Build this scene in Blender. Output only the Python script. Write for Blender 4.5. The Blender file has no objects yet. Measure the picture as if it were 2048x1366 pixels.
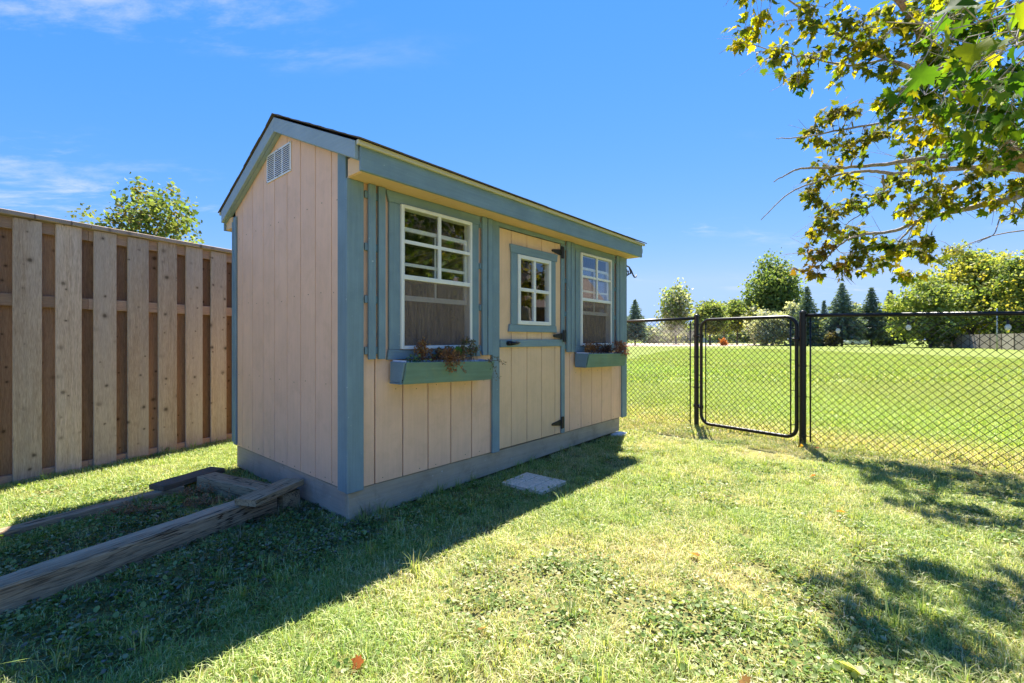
import bpy, bmesh, math, random
import numpy as np
from mathutils import Vector, Matrix, Euler

random.seed(7)
RNG = np.random.default_rng(11)
R = math.radians
C = bpy.context.scene.collection
SC = bpy.context.scene

# ------------------------------------------------------------------ camera
CAM_H = 1.15
FPX, CX, CY = 916.25, 1024.0, 679.0           # photograph's focal length and horizon, in its 2048 px frame
cam = bpy.data.cameras.new('camera')
cam.sensor_width = 36.0
cam.lens = FPX * 36.0 / 2048.0
cam.shift_y = (CY - 683.0) / 2048.0
cam.clip_start = 0.05
cam.clip_end = 2000.0
cam_o = bpy.data.objects.new('camera', cam)
cam_o.location = (0, 0, CAM_H)
cam_o.rotation_euler = (R(90), 0, 0)
C.objects.link(cam_o)
SC.camera = cam_o

# ------------------------------------------------------------------ sun, sky, exposure
SUN_AZ, SUN_EL = 18.0, 59.0                   # degrees right of the view direction, above the horizon
SUN_STRENGTH, SKY_STRENGTH, EXPOSURE = 5.0, 0.10, 1.85
sv = Vector((math.sin(R(SUN_AZ)) * math.cos(R(SUN_EL)), math.cos(R(SUN_AZ)) * math.cos(R(SUN_EL)), math.sin(R(SUN_EL))))
sun = bpy.data.lights.new('sun', 'SUN')
sun.energy = SUN_STRENGTH
sun.angle = R(0.53)
sun.color = (1.0, 0.95, 0.86)
sun_o = bpy.data.objects.new('sun', sun)
sun_o.rotation_euler = sv.to_track_quat('Z', 'Y').to_euler()
sun_o.location = (0, 0, 30)
C.objects.link(sun_o)

world = bpy.data.worlds.new('World')
SC.world = world
world.use_nodes = True
wn, wl = world.node_tree.nodes, world.node_tree.links
wn.clear()
w_out = wn.new('ShaderNodeOutputWorld')
w_bg = wn.new('ShaderNodeBackground')
w_bg.inputs['Strength'].default_value = SKY_STRENGTH
sky = wn.new('ShaderNodeTexSky')
sky.sky_type = 'NISHITA'
sky.sun_disc = False
sky.sun_elevation = R(SUN_EL)
sky.sun_rotation = R(SUN_AZ)
sky.altitude = 100
sky.air_density = 1.0
sky.dust_density = 0.0
sky.ozone_density = 2.0
# wispy clouds: noise on the sky direction projected to a cloud layer
tc = wn.new('ShaderNodeTexCoord')
sep = wn.new('ShaderNodeSeparateXYZ')
wl.new(tc.outputs['Generated'], sep.inputs[0])
zz = wn.new('ShaderNodeMath'); zz.operation = 'ADD'; zz.inputs[1].default_value = 0.12
wl.new(sep.outputs['Z'], zz.inputs[0])
zm = wn.new('ShaderNodeMath'); zm.operation = 'MAXIMUM'; zm.inputs[1].default_value = 0.05
wl.new(zz.outputs[0], zm.inputs[0])
dx = wn.new('ShaderNodeMath'); dx.operation = 'DIVIDE'
dy = wn.new('ShaderNodeMath'); dy.operation = 'DIVIDE'
wl.new(sep.outputs['X'], dx.inputs[0]); wl.new(zm.outputs[0], dx.inputs[1])
wl.new(sep.outputs['Y'], dy.inputs[0]); wl.new(zm.outputs[0], dy.inputs[1])
cmb = wn.new('ShaderNodeCombineXYZ')
wl.new(dx.outputs[0], cmb.inputs[0]); wl.new(dy.outputs[0], cmb.inputs[1])
def wnoise(scale, detail, rough, off, dist=0.0):
    mp = wn.new('ShaderNodeMapping')
    mp.inputs['Location'].default_value = off
    mp.inputs['Scale'].default_value = (1.0, 2.1, 1.0)
    wl.new(cmb.outputs[0], mp.inputs[0])
    n = wn.new('ShaderNodeTexNoise')
    n.inputs['Scale'].default_value = scale
    n.inputs['Detail'].default_value = detail
    n.inputs['Roughness'].default_value = rough
    n.inputs['Distortion'].default_value = dist
    wl.new(mp.outputs[0], n.inputs['Vector'])
    return n
n1 = wnoise(1.5, 9.0, 0.64, (28.84, 17.51, 0.0), 0.3)
n2 = wnoise(0.42, 3.0, 0.5, (29.70, 5.72, 0.0))
def wramp(src, a, b):
    r = wn.new('ShaderNodeMapRange'); r.interpolation_type = 'SMOOTHSTEP'
    r.inputs['From Min'].default_value = a; r.inputs['From Max'].default_value = b
    wl.new(src.outputs['Fac'], r.inputs['Value'])
    return r
r1, r2 = wramp(n1, 0.49, 0.73), wramp(n2, 0.505, 0.67)
cm = wn.new('ShaderNodeMath'); cm.operation = 'MULTIPLY'
wl.new(r1.outputs[0], cm.inputs[0]); wl.new(r2.outputs[0], cm.inputs[1])
cm2 = wn.new('ShaderNodeMath'); cm2.operation = 'MULTIPLY'; cm2.inputs[1].default_value = 0.75
wl.new(cm.outputs[0], cm2.inputs[0])
# the photograph's sky: a deep, even blue (one tone curve per channel over the whole sky)
spl = wn.new('ShaderNodeSeparateColor'); cmbc = wn.new('ShaderNodeCombineColor')
wl.new(sky.outputs[0], spl.inputs[0])
for i, (k_, e_) in enumerate(((0.172, 1.32), (0.625, 0.60), (2.35, 0.20))):
    pw = wn.new('ShaderNodeMath'); pw.operation = 'POWER'; pw.inputs[1].default_value = e_
    ml = wn.new('ShaderNodeMath'); ml.operation = 'MULTIPLY'; ml.inputs[1].default_value = k_
    wl.new(spl.outputs[i], pw.inputs[0]); wl.new(pw.outputs[0], ml.inputs[0])
    mn = wn.new('ShaderNodeMath'); mn.operation = 'MINIMUM'; mn.inputs[1].default_value = (1.35, 2.0, 3.3)[i]
    wl.new(ml.outputs[0], mn.inputs[0]); wl.new(mn.outputs[0], cmbc.inputs[i])
mixc = wn.new('ShaderNodeMix'); mixc.data_type = 'RGBA'
wl.new(cm2.outputs[0], mixc.inputs[0])
wl.new(cmbc.outputs[0], mixc.inputs[6])
mixc.inputs[7].default_value = (2.75, 2.8, 2.9, 1)
wl.new(mixc.outputs[2], w_bg.inputs['Color'])
wl.new(w_bg.outputs[0], w_out.inputs['Surface'])

SC.view_settings.view_transform = 'Standard'
SC.view_settings.look = 'None'
SC.view_settings.gamma = 1.0
SC.view_settings.use_curve_mapping = False
SC.view_settings.exposure = EXPOSURE
SC.cycles.use_denoising = True
SC.cycles.max_bounces = 8
SC.cycles.transparent_max_bounces = 24
SC.cycles.caustics_reflective = False
SC.cycles.caustics_refractive = False

# ------------------------------------------------------------------ helpers
def at(px, py, Y):
    """a point at distance Y in front of the camera's position, in the direction of a photo pixel"""
    return Vector(((px - CX) / FPX * Y, Y, CAM_H - (py - CY) / FPX * Y))
def gnd(px, py, z=0.0):
    return at(px, py, (CAM_H - z) * FPX / (py - CY))

def link(o, parent=None):
    C.objects.link(o)
    if parent is not None:
        o.parent = parent
    return o
def tag(o, label=None, cat=None, group=None, kind=None):
    if label: o['label'] = label
    if cat: o['category'] = cat
    if group: o['group'] = group
    if kind: o['kind'] = kind
    return o
def empty(name, loc=(0, 0, 0), rz=0.0, label=None, cat=None, group=None):
    o = bpy.data.objects.new(name, None)
    o.empty_display_size = 0.1
    o.location = loc; o.rotation_euler = (0, 0, rz)
    link(o)
    return tag(o, label, cat, group)

class MB:
    """collects faces for one mesh"""
    def __init__(s):
        s.v, s.f, s.mi, s.col = [], [], [], None
    def add(s, vs, fs, mi=0):
        b = len(s.v)
        s.v.extend([tuple(v) for v in vs])
        s.f.extend([tuple(b + i for i in f) for f in fs])
        s.mi.extend([mi] * len(fs))
        return s
    def box(s, x0, x1, y0, y1, z0, z1, mi=0):
        if x0 > x1: x0, x1 = x1, x0
        if y0 > y1: y0, y1 = y1, y0
        if z0 > z1: z0, z1 = z1, z0
        vs = [(x0, y0, z0), (x1, y0, z0), (x1, y1, z0), (x0, y1, z0), (x0, y0, z1), (x1, y0, z1), (x1, y1, z1), (x0, y1, z1)]
        return s.add(vs, [(0, 3, 2, 1), (4, 5, 6, 7), (0, 1, 5, 4), (1, 2, 6, 5), (2, 3, 7, 6), (3, 0, 4, 7)], mi)
    def prism(s, poly, axis, a, b, mi=0):
        """poly: 2-D outline in the other two axes, extruded along axis from a to b"""
        n = len(poly)
        def P(p, t):
            if axis == 'x': return (t, p[0], p[1])
            if axis == 'y': return (p[0], t, p[1])
            return (p[0], p[1], t)
        vs = [P(p, a) for p in poly] + [P(p, b) for p in poly]
        fs = [tuple(range(n))[::-1], tuple(range(n, 2 * n))]
        fs += [(i, (i + 1) % n, n + (i + 1) % n, n + i) for i in range(n)]
        return s.add(vs, fs, mi)
    def tube(s, path, rad, sides=6, mi=0, cap=True):
        path = [Vector(p) for p in path]
        n = len(path)
        rr = rad if isinstance(rad, (list, tuple)) else [rad] * n
        up = Vector((0, 0, 1))
        vs, fs = [], []
        prev = None
        for i, p in enumerate(path):
            t = (path[min(i + 1, n - 1)] - path[max(i - 1, 0)])
            if t.length < 1e-9: t = Vector((0, 0, 1))
            t.normalize()
            if prev is None:
                a = t.cross(up)
                if a.length < 1e-3: a = t.cross(Vector((1, 0, 0)))
            else:
                a = prev - t * prev.dot(t)
                if a.length < 1e-6: a = t.cross(up)
            a.normalize(); prev = a
            b = t.cross(a)
            for k in range(sides):
                th = 2 * math.pi * k / sides
                vs.append(p + (a * math.cos(th) + b * math.sin(th)) * rr[i])
        for i in range(n - 1):
            for k in range(sides):
                k2 = (k + 1) % sides
                fs.append((i * sides + k, i * sides + k2, (i + 1) * sides + k2, (i + 1) * sides + k))
        if cap:
            fs.append(tuple(range(sides))[::-1]); fs.append(tuple((n - 1) * sides + k for k in range(sides)))
        return s.add(vs, fs, mi)
    def lathe(s, prof, sides=16, origin=(0, 0, 0), mi=0):
        vs, fs = [], []
        n = len(prof)
        for r, z in prof:
            for k in range(sides):
                th = 2 * math.pi * k / sides
                vs.append((origin[0] + r * math.cos(th), origin[1] + r * math.sin(th), origin[2] + z))
        for i in range(n - 1):
            for k in range(sides):
                k2 = (k + 1) % sides
                fs.append((i * sides + k, i * sides + k2, (i + 1) * sides + k2, (i + 1) * sides + k))
        fs.append(tuple(range(sides))[::-1]); fs.append(tuple((n - 1) * sides + k for k in range(sides)))
        return s.add(vs, fs, mi)
    def mesh(s, name, mats, smooth=False, bevel=0.0, seg=1):
        me = bpy.data.meshes.new(name)
        me.from_pydata(s.v, [], s.f)
        if not isinstance(mats, (list, tuple)): mats = [mats]
        for m in mats: me.materials.append(m)
        if len(mats) > 1: me.polygons.foreach_set('material_index', s.mi)
        if bevel > 0:
            bm = bmesh.new(); bm.from_mesh(me)
            bmesh.ops.remove_doubles(bm, verts=bm.verts, dist=1e-5)
            bmesh.ops.bevel(bm, geom=[e for e in bm.edges if len(e.link_faces) == 2 and e.calc_face_angle(0) > 0.6], offset=bevel, segments=seg, affect='EDGES', clamp_overlap=True)
            bm.to_mesh(me); bm.free()
        if smooth: me.polygons.foreach_set('use_smooth', [True] * len(me.polygons))
        me.update()
        return me
    def build(s, name, mats, parent=None, loc=(0, 0, 0), rot=(0, 0, 0), smooth=False, bevel=0.0, seg=1):
        o = bpy.data.objects.new(name, s.mesh(name, mats, smooth, bevel, seg))
        o.location = loc; o.rotation_euler = rot
        return link(o, parent)

def box(name, mat, parent, x0, x1, y0, y1, z0, z1, bevel=0.0025):
    """a board: origin at its own middle so that its grain follows it"""
    hx, hy, hz = (x1 - x0) / 2, (y1 - y0) / 2, (z1 - z0) / 2
    b = MB().box(-hx, hx, -hy, hy, -hz, hz)
    return b.build(name, mat, parent, loc=((x0 + x1) / 2, (y0 + y1) / 2, (z0 + z1) / 2), bevel=min(bevel, abs(hx) * .4, abs(hy) * .4, abs(hz) * .4))

def numpy_mesh(name, V, F, mat, col=None, smooth=False):
    """V (n,3), F (m,k) arrays; col (n,3) vertex colours = the piece's own hue"""
    me = bpy.data.meshes.new(name)
    n, m, k = len(V), len(F), F.shape[1]
    me.vertices.add(n); me.vertices.foreach_set('co', np.asarray(V, dtype=np.float32).ravel())
    me.loops.add(m * k); me.loops.foreach_set('vertex_index', np.asarray(F, dtype=np.int32).ravel())
    me.polygons.add(m); me.polygons.foreach_set('loop_start', np.arange(0, m * k, k, dtype=np.int32))
    if smooth: me.polygons.foreach_set('use_smooth', np.ones(m, dtype=bool))
    if col is not None:
        a = me.attributes.new('Col', 'FLOAT_COLOR', 'POINT')
        a.data.foreach_set('color', np.concatenate([col, np.ones((n, 1))], 1).astype(np.float32).ravel())
    me.materials.append(mat)
    me.update(calc_edges=True); me.validate()
    return me

# ------------------------------------------------------------------ materials
def nodes(name):
    m = bpy.data.materials.new(name); m.use_nodes = True
    n, l = m.node_tree.nodes, m.node_tree.links
    b = n.get('Principled BSDF')
    return m, n, l, b
def objcoord(n, l, scale=(1, 1, 1), per_object=True):
    tc = n.new('ShaderNodeTexCoord')
    src = tc.outputs['Object']
    if per_object:
        oi = n.new('ShaderNodeObjectInfo')
        mu = n.new('ShaderNodeMath'); mu.operation = 'MULTIPLY'; mu.inputs[1].default_value = 37.0
        l.new(oi.outputs['Random'], mu.inputs[0])
        ad = n.new('ShaderNodeVectorMath'); ad.operation = 'ADD'
        l.new(src, ad.inputs[0]); l.new(mu.outputs[0], ad.inputs[1])
        src = ad.outputs[0]
    mp = n.new('ShaderNodeMapping'); mp.inputs['Scale'].default_value = scale
    l.new(src, mp.inputs[0])
    return mp.outputs[0]
def noise(n, l, vec, scale, detail=4, rough=.55, dist=0.0):
    t = n.new('ShaderNodeTexNoise')
    t.inputs['Scale'].default_value = scale; t.inputs['Detail'].default_value = detail
    t.inputs['Roughness'].default_value = rough; t.inputs['Distortion'].default_value = dist
    l.new(vec, t.inputs['Vector'])
    return t.outputs['Fac']
def ramp(n, l, fac, stops):
    r = n.new('ShaderNodeValToRGB')
    e = r.color_ramp.elements
    while len(e) < len(stops): e.new(0.5)
    for i, (p, c) in enumerate(stops):
        e[i].position = p
        e[i].color = (c[0], c[1], c[2], 1) if isinstance(c, (tuple, list)) else (c, c, c, 1)
    l.new(fac, r.inputs[0])
    return r.outputs[0]
def mix(n, l, fac, a, b, mode='MIX'):
    m = n.new('ShaderNodeMix'); m.data_type = 'RGBA'; m.blend_type = mode
    for sock, v in ((m.inputs[0], fac), (m.inputs[6], a), (m.inputs[7], b)):
        if isinstance(v, (int, float)): sock.default_value = v
        elif isinstance(v, (tuple, list)): sock.default_value = (v[0], v[1], v[2], 1)
        else: l.new(v, sock)
    return m.outputs[2]
def mul(n, l, a, b):
    m = n.new('ShaderNodeMath'); m.operation = 'MULTIPLY'
    for i, v in enumerate((a, b)):
        if isinstance(v, (int, float)): m.inputs[i].default_value = v
        else: l.new(v, m.inputs[i])
    return m.outputs[0]
def bump(n, l, b, h, strength=.3, dist=.002):
    bp = n.new('ShaderNodeBump'); bp.inputs['Strength'].default_value = strength; bp.inputs['Distance'].default_value = dist
    l.new(h, bp.inputs['Height']); l.new(bp.outputs[0], b.inputs['Normal'])

def paint(name, col, axis='z', rough=.55, var=.16, grain=.5, chips=None, chip_amt=.0, dirt=None, dirt_amt=.35, grain_scale=1.0):
    """weathered paint on rough-sawn wood: faint streaks along the grain, blotches, small chips"""
    m, n, l, b = nodes(name)
    st = {'x': (.35, 9, 9), 'y': (9, .35, 9), 'z': (9, 9, .35)}[axis]
    v = objcoord(n, l, st); w = objcoord(n, l)
    g = noise(n, l, v, 7 * grain_scale, 6, .65)
    bl = noise(n, l, w, 3.2, 5, .6)
    lo = tuple(c * (1 - var) for c in col); hi = tuple(min(1, c * (1 + var)) for c in col)
    c1 = ramp(n, l, bl, [(.3, lo), (.7, hi)])
    c2 = mix(n, l, .5, c1, ramp(n, l, g, [(.25, tuple(c * (1 - var * 1.2) for c in col)), (.75, hi)]))
    if dirt:
        dn = noise(n, l, w, 5.5, 6, .7, .4)
        c2 = mix(n, l, mul(n, l, ramp(n, l, dn, [(.5, 0.0), (.75, 1.0)]), dirt_amt), c2, dirt)
    if chips:
        cn = noise(n, l, w, 42, 3, .5)
        c2 = mix(n, l, ramp(n, l, cn, [(.74 - chip_amt, 0.0), (.76 - chip_amt, 1.0)]), c2, chips)
    l.new(c2, b.inputs['Base Color'])
    b.inputs['Roughness'].default_value = rough
    b.inputs['Specular IOR Level'].default_value = .3
    fine = noise(n, l, objcoord(n, l, tuple(s * 2.2 for s in st)), 16, 4, .6)
    bump(n, l, b, mix(n, l, .5, g, fine), grain, .0035)
    return m

def wood(name, dark, light, axis='z', knots=True, rough=.8, weather=None, weather_amt=.5, bump_s=.6, knot_scale=9.0, ring=16.0, cracks=0.0):
    m, n, l, b = nodes(name)
    st = {'x': (.28, 5, 5), 'y': (5, .28, 5), 'z': (5, 5, .28)}[axis]
    ks = {'x': (.42, 1, 1), 'y': (1, .42, 1), 'z': (1, 1, .42)}[axis]
    w = objcoord(n, l)
    warp = noise(n, l, objcoord(n, l, tuple(s * .6 for s in st)), 2.0, 2, .5)
    v = objcoord(n, l, st)
    g = noise(n, l, v, ring, 6, .68, 1.2)
    g2 = noise(n, l, objcoord(n, l, tuple(s * 3 for s in st)), ring * 1.5, 3, .6)
    c = ramp(n, l, g, [(.36, dark), (.49, tuple((a + d) / 2 for a, d in zip(dark, light))), (.60, light)])
    c = mix(n, l, .3, c, ramp(n, l, warp, [(.38, dark), (.62, light)]))
    c = mix(n, l, .35, c, ramp(n, l, g2, [(.36, tuple(x * .5 for x in dark)), (.58, light)]))
    h = g
    if weather:
        wv = noise(n, l, objcoord(n, l, tuple(s * .35 for s in st)), 3.0, 5, .6)
        c = mix(n, l, mul(n, l, ramp(n, l, wv, [(.35, 0.0), (.68, 1.0)]), weather_amt), c, weather)
    if knots:
        vo = n.new('ShaderNodeTexVoronoi'); vo.inputs['Scale'].default_value = knot_scale; vo.inputs['Randomness'].default_value = 1.0
        vo.voronoi_dimensions = '2D'
        sp_ = n.new('ShaderNodeSeparateXYZ'); cb_ = n.new('ShaderNodeCombineXYZ'); l.new(w, sp_.inputs[0])
        i0, i1 = {'z': (0, 2), 'x': (0, 1), 'y': (1, 0)}[axis]
        wobk = noise(n, l, w, 14, 2, .5); wa = n.new('ShaderNodeMath'); wa.operation = 'MULTIPLY_ADD'; wa.inputs[1].default_value = .03
        l.new(wobk, wa.inputs[0]); l.new(sp_.outputs[i0], wa.inputs[2])
        l.new(wa.outputs[0], cb_.inputs[0]); l.new(sp_.outputs[i1], cb_.inputs[1])
        l.new(cb_.outputs[0], vo.inputs['Vector'])
        pk0 = n.new('ShaderNodeSeparateColor'); l.new(vo.outputs['Color'], pk0.inputs[0])
        szk = n.new('ShaderNodeMath'); szk.operation = 'MULTIPLY_ADD'; szk.inputs[1].default_value = 1.6; szk.inputs[2].default_value = .65; l.new(pk0.outputs[1], szk.inputs[0])
        kf = ramp(n, l, mul(n, l, vo.outputs['Distance'], szk.outputs[0]), [(.05, 1.0), (.085, .7), (.12, .3), (.22, 0.0)])
        pick = n.new('ShaderNodeSeparateColor'); l.new(vo.outputs['Color'], pick.inputs[0])
        gate = ramp(n, l, pick.outputs[0], [(.35, 0.0), (.75, 1.0)])
        kk = mul(n, l, kf, gate)
        c = mix(n, l, mul(n, l, kk, .85), c, tuple(x * .28 for x in dark))
    if cracks:
        cs = {'x': (.065, 1, 1), 'y': (1, .065, 1), 'z': (1, 1, .065)}[axis]
        cn = noise(n, l, objcoord(n, l, tuple(q * 6 for q in cs)), 5.0, 3, .55, .3)
        ck = ramp(n, l, cn, [(.462, 0.0), (.486, 1.0), (.500, 1.0), (.524, 0.0)])
        br_ = ramp(n, l, noise(n, l, objcoord(n, l, cs), 7.0, 2, .5), [(.40, 0.0), (.55, 1.0)])
        ck = mul(n, l, ck, br_)
        c = mix(n, l, mul(n, l, ck, cracks), c, tuple(x * .25 for x in dark))
        h = mix(n, l, ck, h, (0.0, 0.0, 0.0))
    oi = n.new('ShaderNodeObjectInfo')
    hv = n.new('ShaderNodeHueSaturation'); l.new(c, hv.inputs['Color'])
    mr = n.new('ShaderNodeMapRange'); mr.inputs['To Min'].default_value = .76; mr.inputs['To Max'].default_value = 1.18
    l.new(oi.outputs['Random'], mr.inputs['Value']); l.new(mr.outputs[0], hv.inputs['Value'])
    l.new(hv.outputs[0], b.inputs['Base Color'])
    b.inputs['Roughness'].default_value = rough
    b.inputs['Specular IOR Level'].default_value = .2
    bump(n, l, b, mix(n, l, .4, h, g2), bump_s, .004)
    return m

def plain(name, col, rough=.5, metal=0.0, var=.1, scale=20.0, bump_s=.0, spec=.5):
    m, n, l, b = nodes(name)
    f = noise(n, l, objcoord(n, l), scale, 4, .6)
    l.new(ramp(n, l, f, [(.3, tuple(c * (1 - var) for c in col)), (.7, tuple(min(1, c * (1 + var)) for c in col))]), b.inputs['Base Color'])
    b.inputs['Roughness'].default_value = rough; b.inputs['Metallic'].default_value = metal
    b.inputs['Specular IOR Level'].default_value = spec
    if bump_s: bump(n, l, b, f, bump_s, .004)
    return m

def leafmat(name, trans=.45, rough=.5, tint_attr=False, tcol=(1.25, 1.2, .45), spec=.35):
    """leaf or blade: own hue in the Col attribute, light passes through it"""
    m, n, l, b = nodes(name)
    a = n.new('ShaderNodeAttribute'); a.attribute_name = 'Col'
    col = a.outputs['Color']
    if tint_attr:
        t = n.new('ShaderNodeAttribute'); t.attribute_type = 'INSTANCER'; t.attribute_name = 'tint'
        col = mix(n, l, 1.0, col, t.outputs['Color'], 'MULTIPLY')
    l.new(col, b.inputs['Base Color'])
    b.inputs['Roughness'].default_value = rough; b.inputs['Specular IOR Level'].default_value = spec
    tr = n.new('ShaderNodeBsdfTranslucent')
    l.new(mix(n, l, 1.0, col, tcol, 'MULTIPLY'), tr.inputs['Color'])
    ms = n.new('ShaderNodeMixShader'); ms.inputs[0].default_value = trans
    l.new(b.outputs[0], ms.inputs[1]); l.new(tr.outputs[0], ms.inputs[2])
    l.new(ms.outputs[0], n['Material Output'].inputs['Surface'])
    return m

def glass(name, tint=(.93, .95, .94), refl=1.0):
    """thin pane: mostly clear, mirror share rises with the angle"""
    m, n, l, b = nodes(name)
    n.remove(b)
    tr = n.new('ShaderNodeBsdfTransparent'); tr.inputs['Color'].default_value = (*tint, 1)
    gl = n.new('ShaderNodeBsdfGlossy'); gl.inputs['Roughness'].default_value = .012
    wob = noise(n, l, objcoord(n, l), 2.2, 2, .5)
    bp = n.new('ShaderNodeBump'); bp.inputs['Strength'].default_value = .03; bp.inputs['Distance'].default_value = .01
    l.new(wob, bp.inputs['Height']); l.new(bp.outputs[0], gl.inputs['Normal'])
    fr = n.new('ShaderNodeLayerWeight'); fr.inputs['Blend'].default_value = .5
    pw = n.new('ShaderNodeMath'); pw.operation = 'POWER'; pw.inputs[1].default_value = 3.5
    l.new(fr.outputs['Facing'], pw.inputs[0])
    ad = n.new('ShaderNodeMath'); ad.operation = 'MULTIPLY_ADD'; ad.inputs[1].default_value = .85; ad.inputs[2].default_value = .15 * refl
    l.new(pw.outputs[0], ad.inputs[0])
    ms = n.new('ShaderNodeMixShader')
    l.new(ad.outputs[0], ms.inputs[0])
    l.new(tr.outputs[0], ms.inputs[1]); l.new(gl.outputs[0], ms.inputs[2])
    l.new(ms.outputs[0], n['Material Output'].inputs['Surface'])
    return m

M = {}
M['siding'] = paint('tan_siding_paint', (.85, .53, .345), 'z', .62, .11, .8, dirt=(.60, .37, .22), dirt_amt=.4)
M['siding_door'] = paint('tan_door_paint', (.81, .53, .31), 'z', .6, .10, .7, dirt=(.60, .37, .21), dirt_amt=.35)
M['siding_back'] = paint('tan_groove_shade', (.22, .145, .095), 'z', .75, .14, .4)  # the siding tan, darkened for the shade inside the grooves
M['soffit'] = paint('tan_soffit_paint', (.80, .52, .28), 'x', .6, .07, .3)
M['trim'] = paint('blue_trim_paint_vertical', (.20, .285, .31), 'z', .55, .22, .9, chips=(.42, .5, .5), chip_amt=.015, dirt=(.13, .195, .225), dirt_amt=.35)
M['trim_x'] = paint('blue_trim_paint_horizontal', (.20, .285, .31), 'x', .55, .22, .9, chips=(.42, .5, .5), chip_amt=.01, dirt=(.13, .195, .225), dirt_amt=.35)
M['trim_y'] = paint('blue_trim_rake_lit', (.30, .38, .41), 'y', .55, .14, .9, dirt=(.21, .28, .30), dirt_amt=.25)  # the blue trim again, with the gable side's brighter light in its colour
M['skirt'] = paint('grey_skirt_paint', (.42, .345, .25), 'x', .7, .2, 1.0, chips=(.55, .5, .42), chip_amt=.02, dirt=(.20, .165, .11), dirt_amt=.7)
M['skirt_y'] = paint('grey_skirt_paint_gable', (.44, .355, .275), 'y', .7, .2, 1.0, chips=(.6, .52, .42), chip_amt=.02, dirt=(.23, .185, .14), dirt_amt=.6)
M['cream'] = paint('cream_drip_edge_paint', (.62, .55, .36), 'x', .45, .06, .15)
M['white'] = plain('white_window_vinyl', (.78, .76, .68), .42, 0, .05, 6)
M['white_metal'] = plain('white_painted_metal', (.78, .77, .75), .4, 0, .06, 14)
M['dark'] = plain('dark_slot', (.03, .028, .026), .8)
M['black'] = plain('black_coated_metal', (.008, .008, .009), .38, .0, .2, 30, spec=.35)
M['black_iron'] = plain('black_iron', (.015, .014, .014), .55, .2, .25, 40, .2)
M['chrome'] = plain('steel_knob', (.6, .58, .54), .25, 1.0)
M['glass'] = glass('window_glass')
M['interior'] = wood('bare_interior_wood', (.13, .085, .055), (.30, .21, .14), 'z', True, .8)
M['interior_floor'] = wood('interior_floor_wood', (.12, .085, .06), (.22, .16, .11), 'x', False, .8)
M['shingle'] = plain('brown_grey_asphalt_shingle', (.13, .105, .088), .95, 0, .5, 160, .6, spec=.2)
M['fence_front'] = wood('weathered_fence_board', (.29, .19, .115), (.62, .47, .33), 'z', True, .85, (.50, .425, .35), .6, .5, 7.5)
M['fence_back'] = wood('brown_shaded_fence_board', (.24, .12, .062), (.44, .25, .14), 'z', True, .85, (.24, .16, .10), .3, .5, 8.5)  # browner wood, also darkened for the shade in the gaps
M['fence_rail'] = wood('fence_rail_wood', (.27, .155, .095), (.46, .30, .19), 'x', False, .85, (.42, .31, .23), .4)
M['fence_cap'] = wood('fence_cap_wood', (.26, .18, .125), (.44, .33, .24), 'x', True, .85, (.44, .37, .31), .6)
M['timber'] = wood('weathered_grey_timber', (.085, .05, .024), (.54, .37, .215), 'x', False, .9, (.60, .48, .34), .4, 1.0, ring=11, cracks=.95)
M['plank_dark'] = wood('dark_wet_plank', (.045, .034, .024), (.17, .13, .09), 'x', False, .9, (.18, .15, .11), .3, 1.0, ring=12)
M['plank'] = wood('mossy_grey_plank', (.11, .075, .042), (.44, .33, .19), 'x', True, .9, (.46, .38, .25), .4, 1.0, ring=12, cracks=.8)
M['concrete'] = plain('pale_concrete', (.70, .57, .42), .9, 0, .28, 60, .9, spec=.2)
M['foam'] = plain('white_foam', (.75, .75, .74), .8, 0, .15, 60, .6)
M['soil'] = plain('dark_soil', (.035, .024, .016), .95, 0, .5, 50, 1.0)
M['box_green'] = paint('green_planter_paint', (.14, .235, .19), 'x', .6, .3, .6, chips=(.3, .36, .3), chip_amt=.0, dirt=(.24, .28, .14), dirt_amt=.55)
M['box_blue'] = paint('blue_planter_paint', (.15, .24, .30), 'x', .5, .14, .3, dirt=(.10, .15, .19), dirt_amt=.4)
M['liner'] = plain('white_planter_liner', (.72, .73, .78), .5, 0, .12, 20)
M['bark'] = plain('maple_bark', (.36, .31, .27), .9, 0, .45, 45, 1.0, spec=.15)
M['bark_brown'] = plain('maple_limb_bark', (.34, .21, .14), .9, 0, .5, 30, 1.0, spec=.15)
M['trunk'] = plain('far_tree_bark', (.10, .08, .065), .9, 0, .3, 8)
M['leaf'] = leafmat('maple_leaf', .58, .65, tcol=(1.38, 1.45, .3), spec=.08)
M['far_leaf'] = leafmat('far_foliage', .45, .6, tcol=(1.3, 1.3, .55), spec=.2)
M['needle'] = leafmat('spruce_needles', .3, .7, spec=.15)
M['blade'] = leafmat('grass_blade', .4, .5, True, tcol=(1.2, 1.15, .5), spec=.3)
M['weed'] = leafmat('lawn_weed_leaf', .4, .55, True, tcol=(1.25, 1.15, .45), spec=.22)
M['dead'] = leafmat('dry_planter_plant', .3, .7, tcol=(1.2, 1.0, .7), spec=.15)

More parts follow.
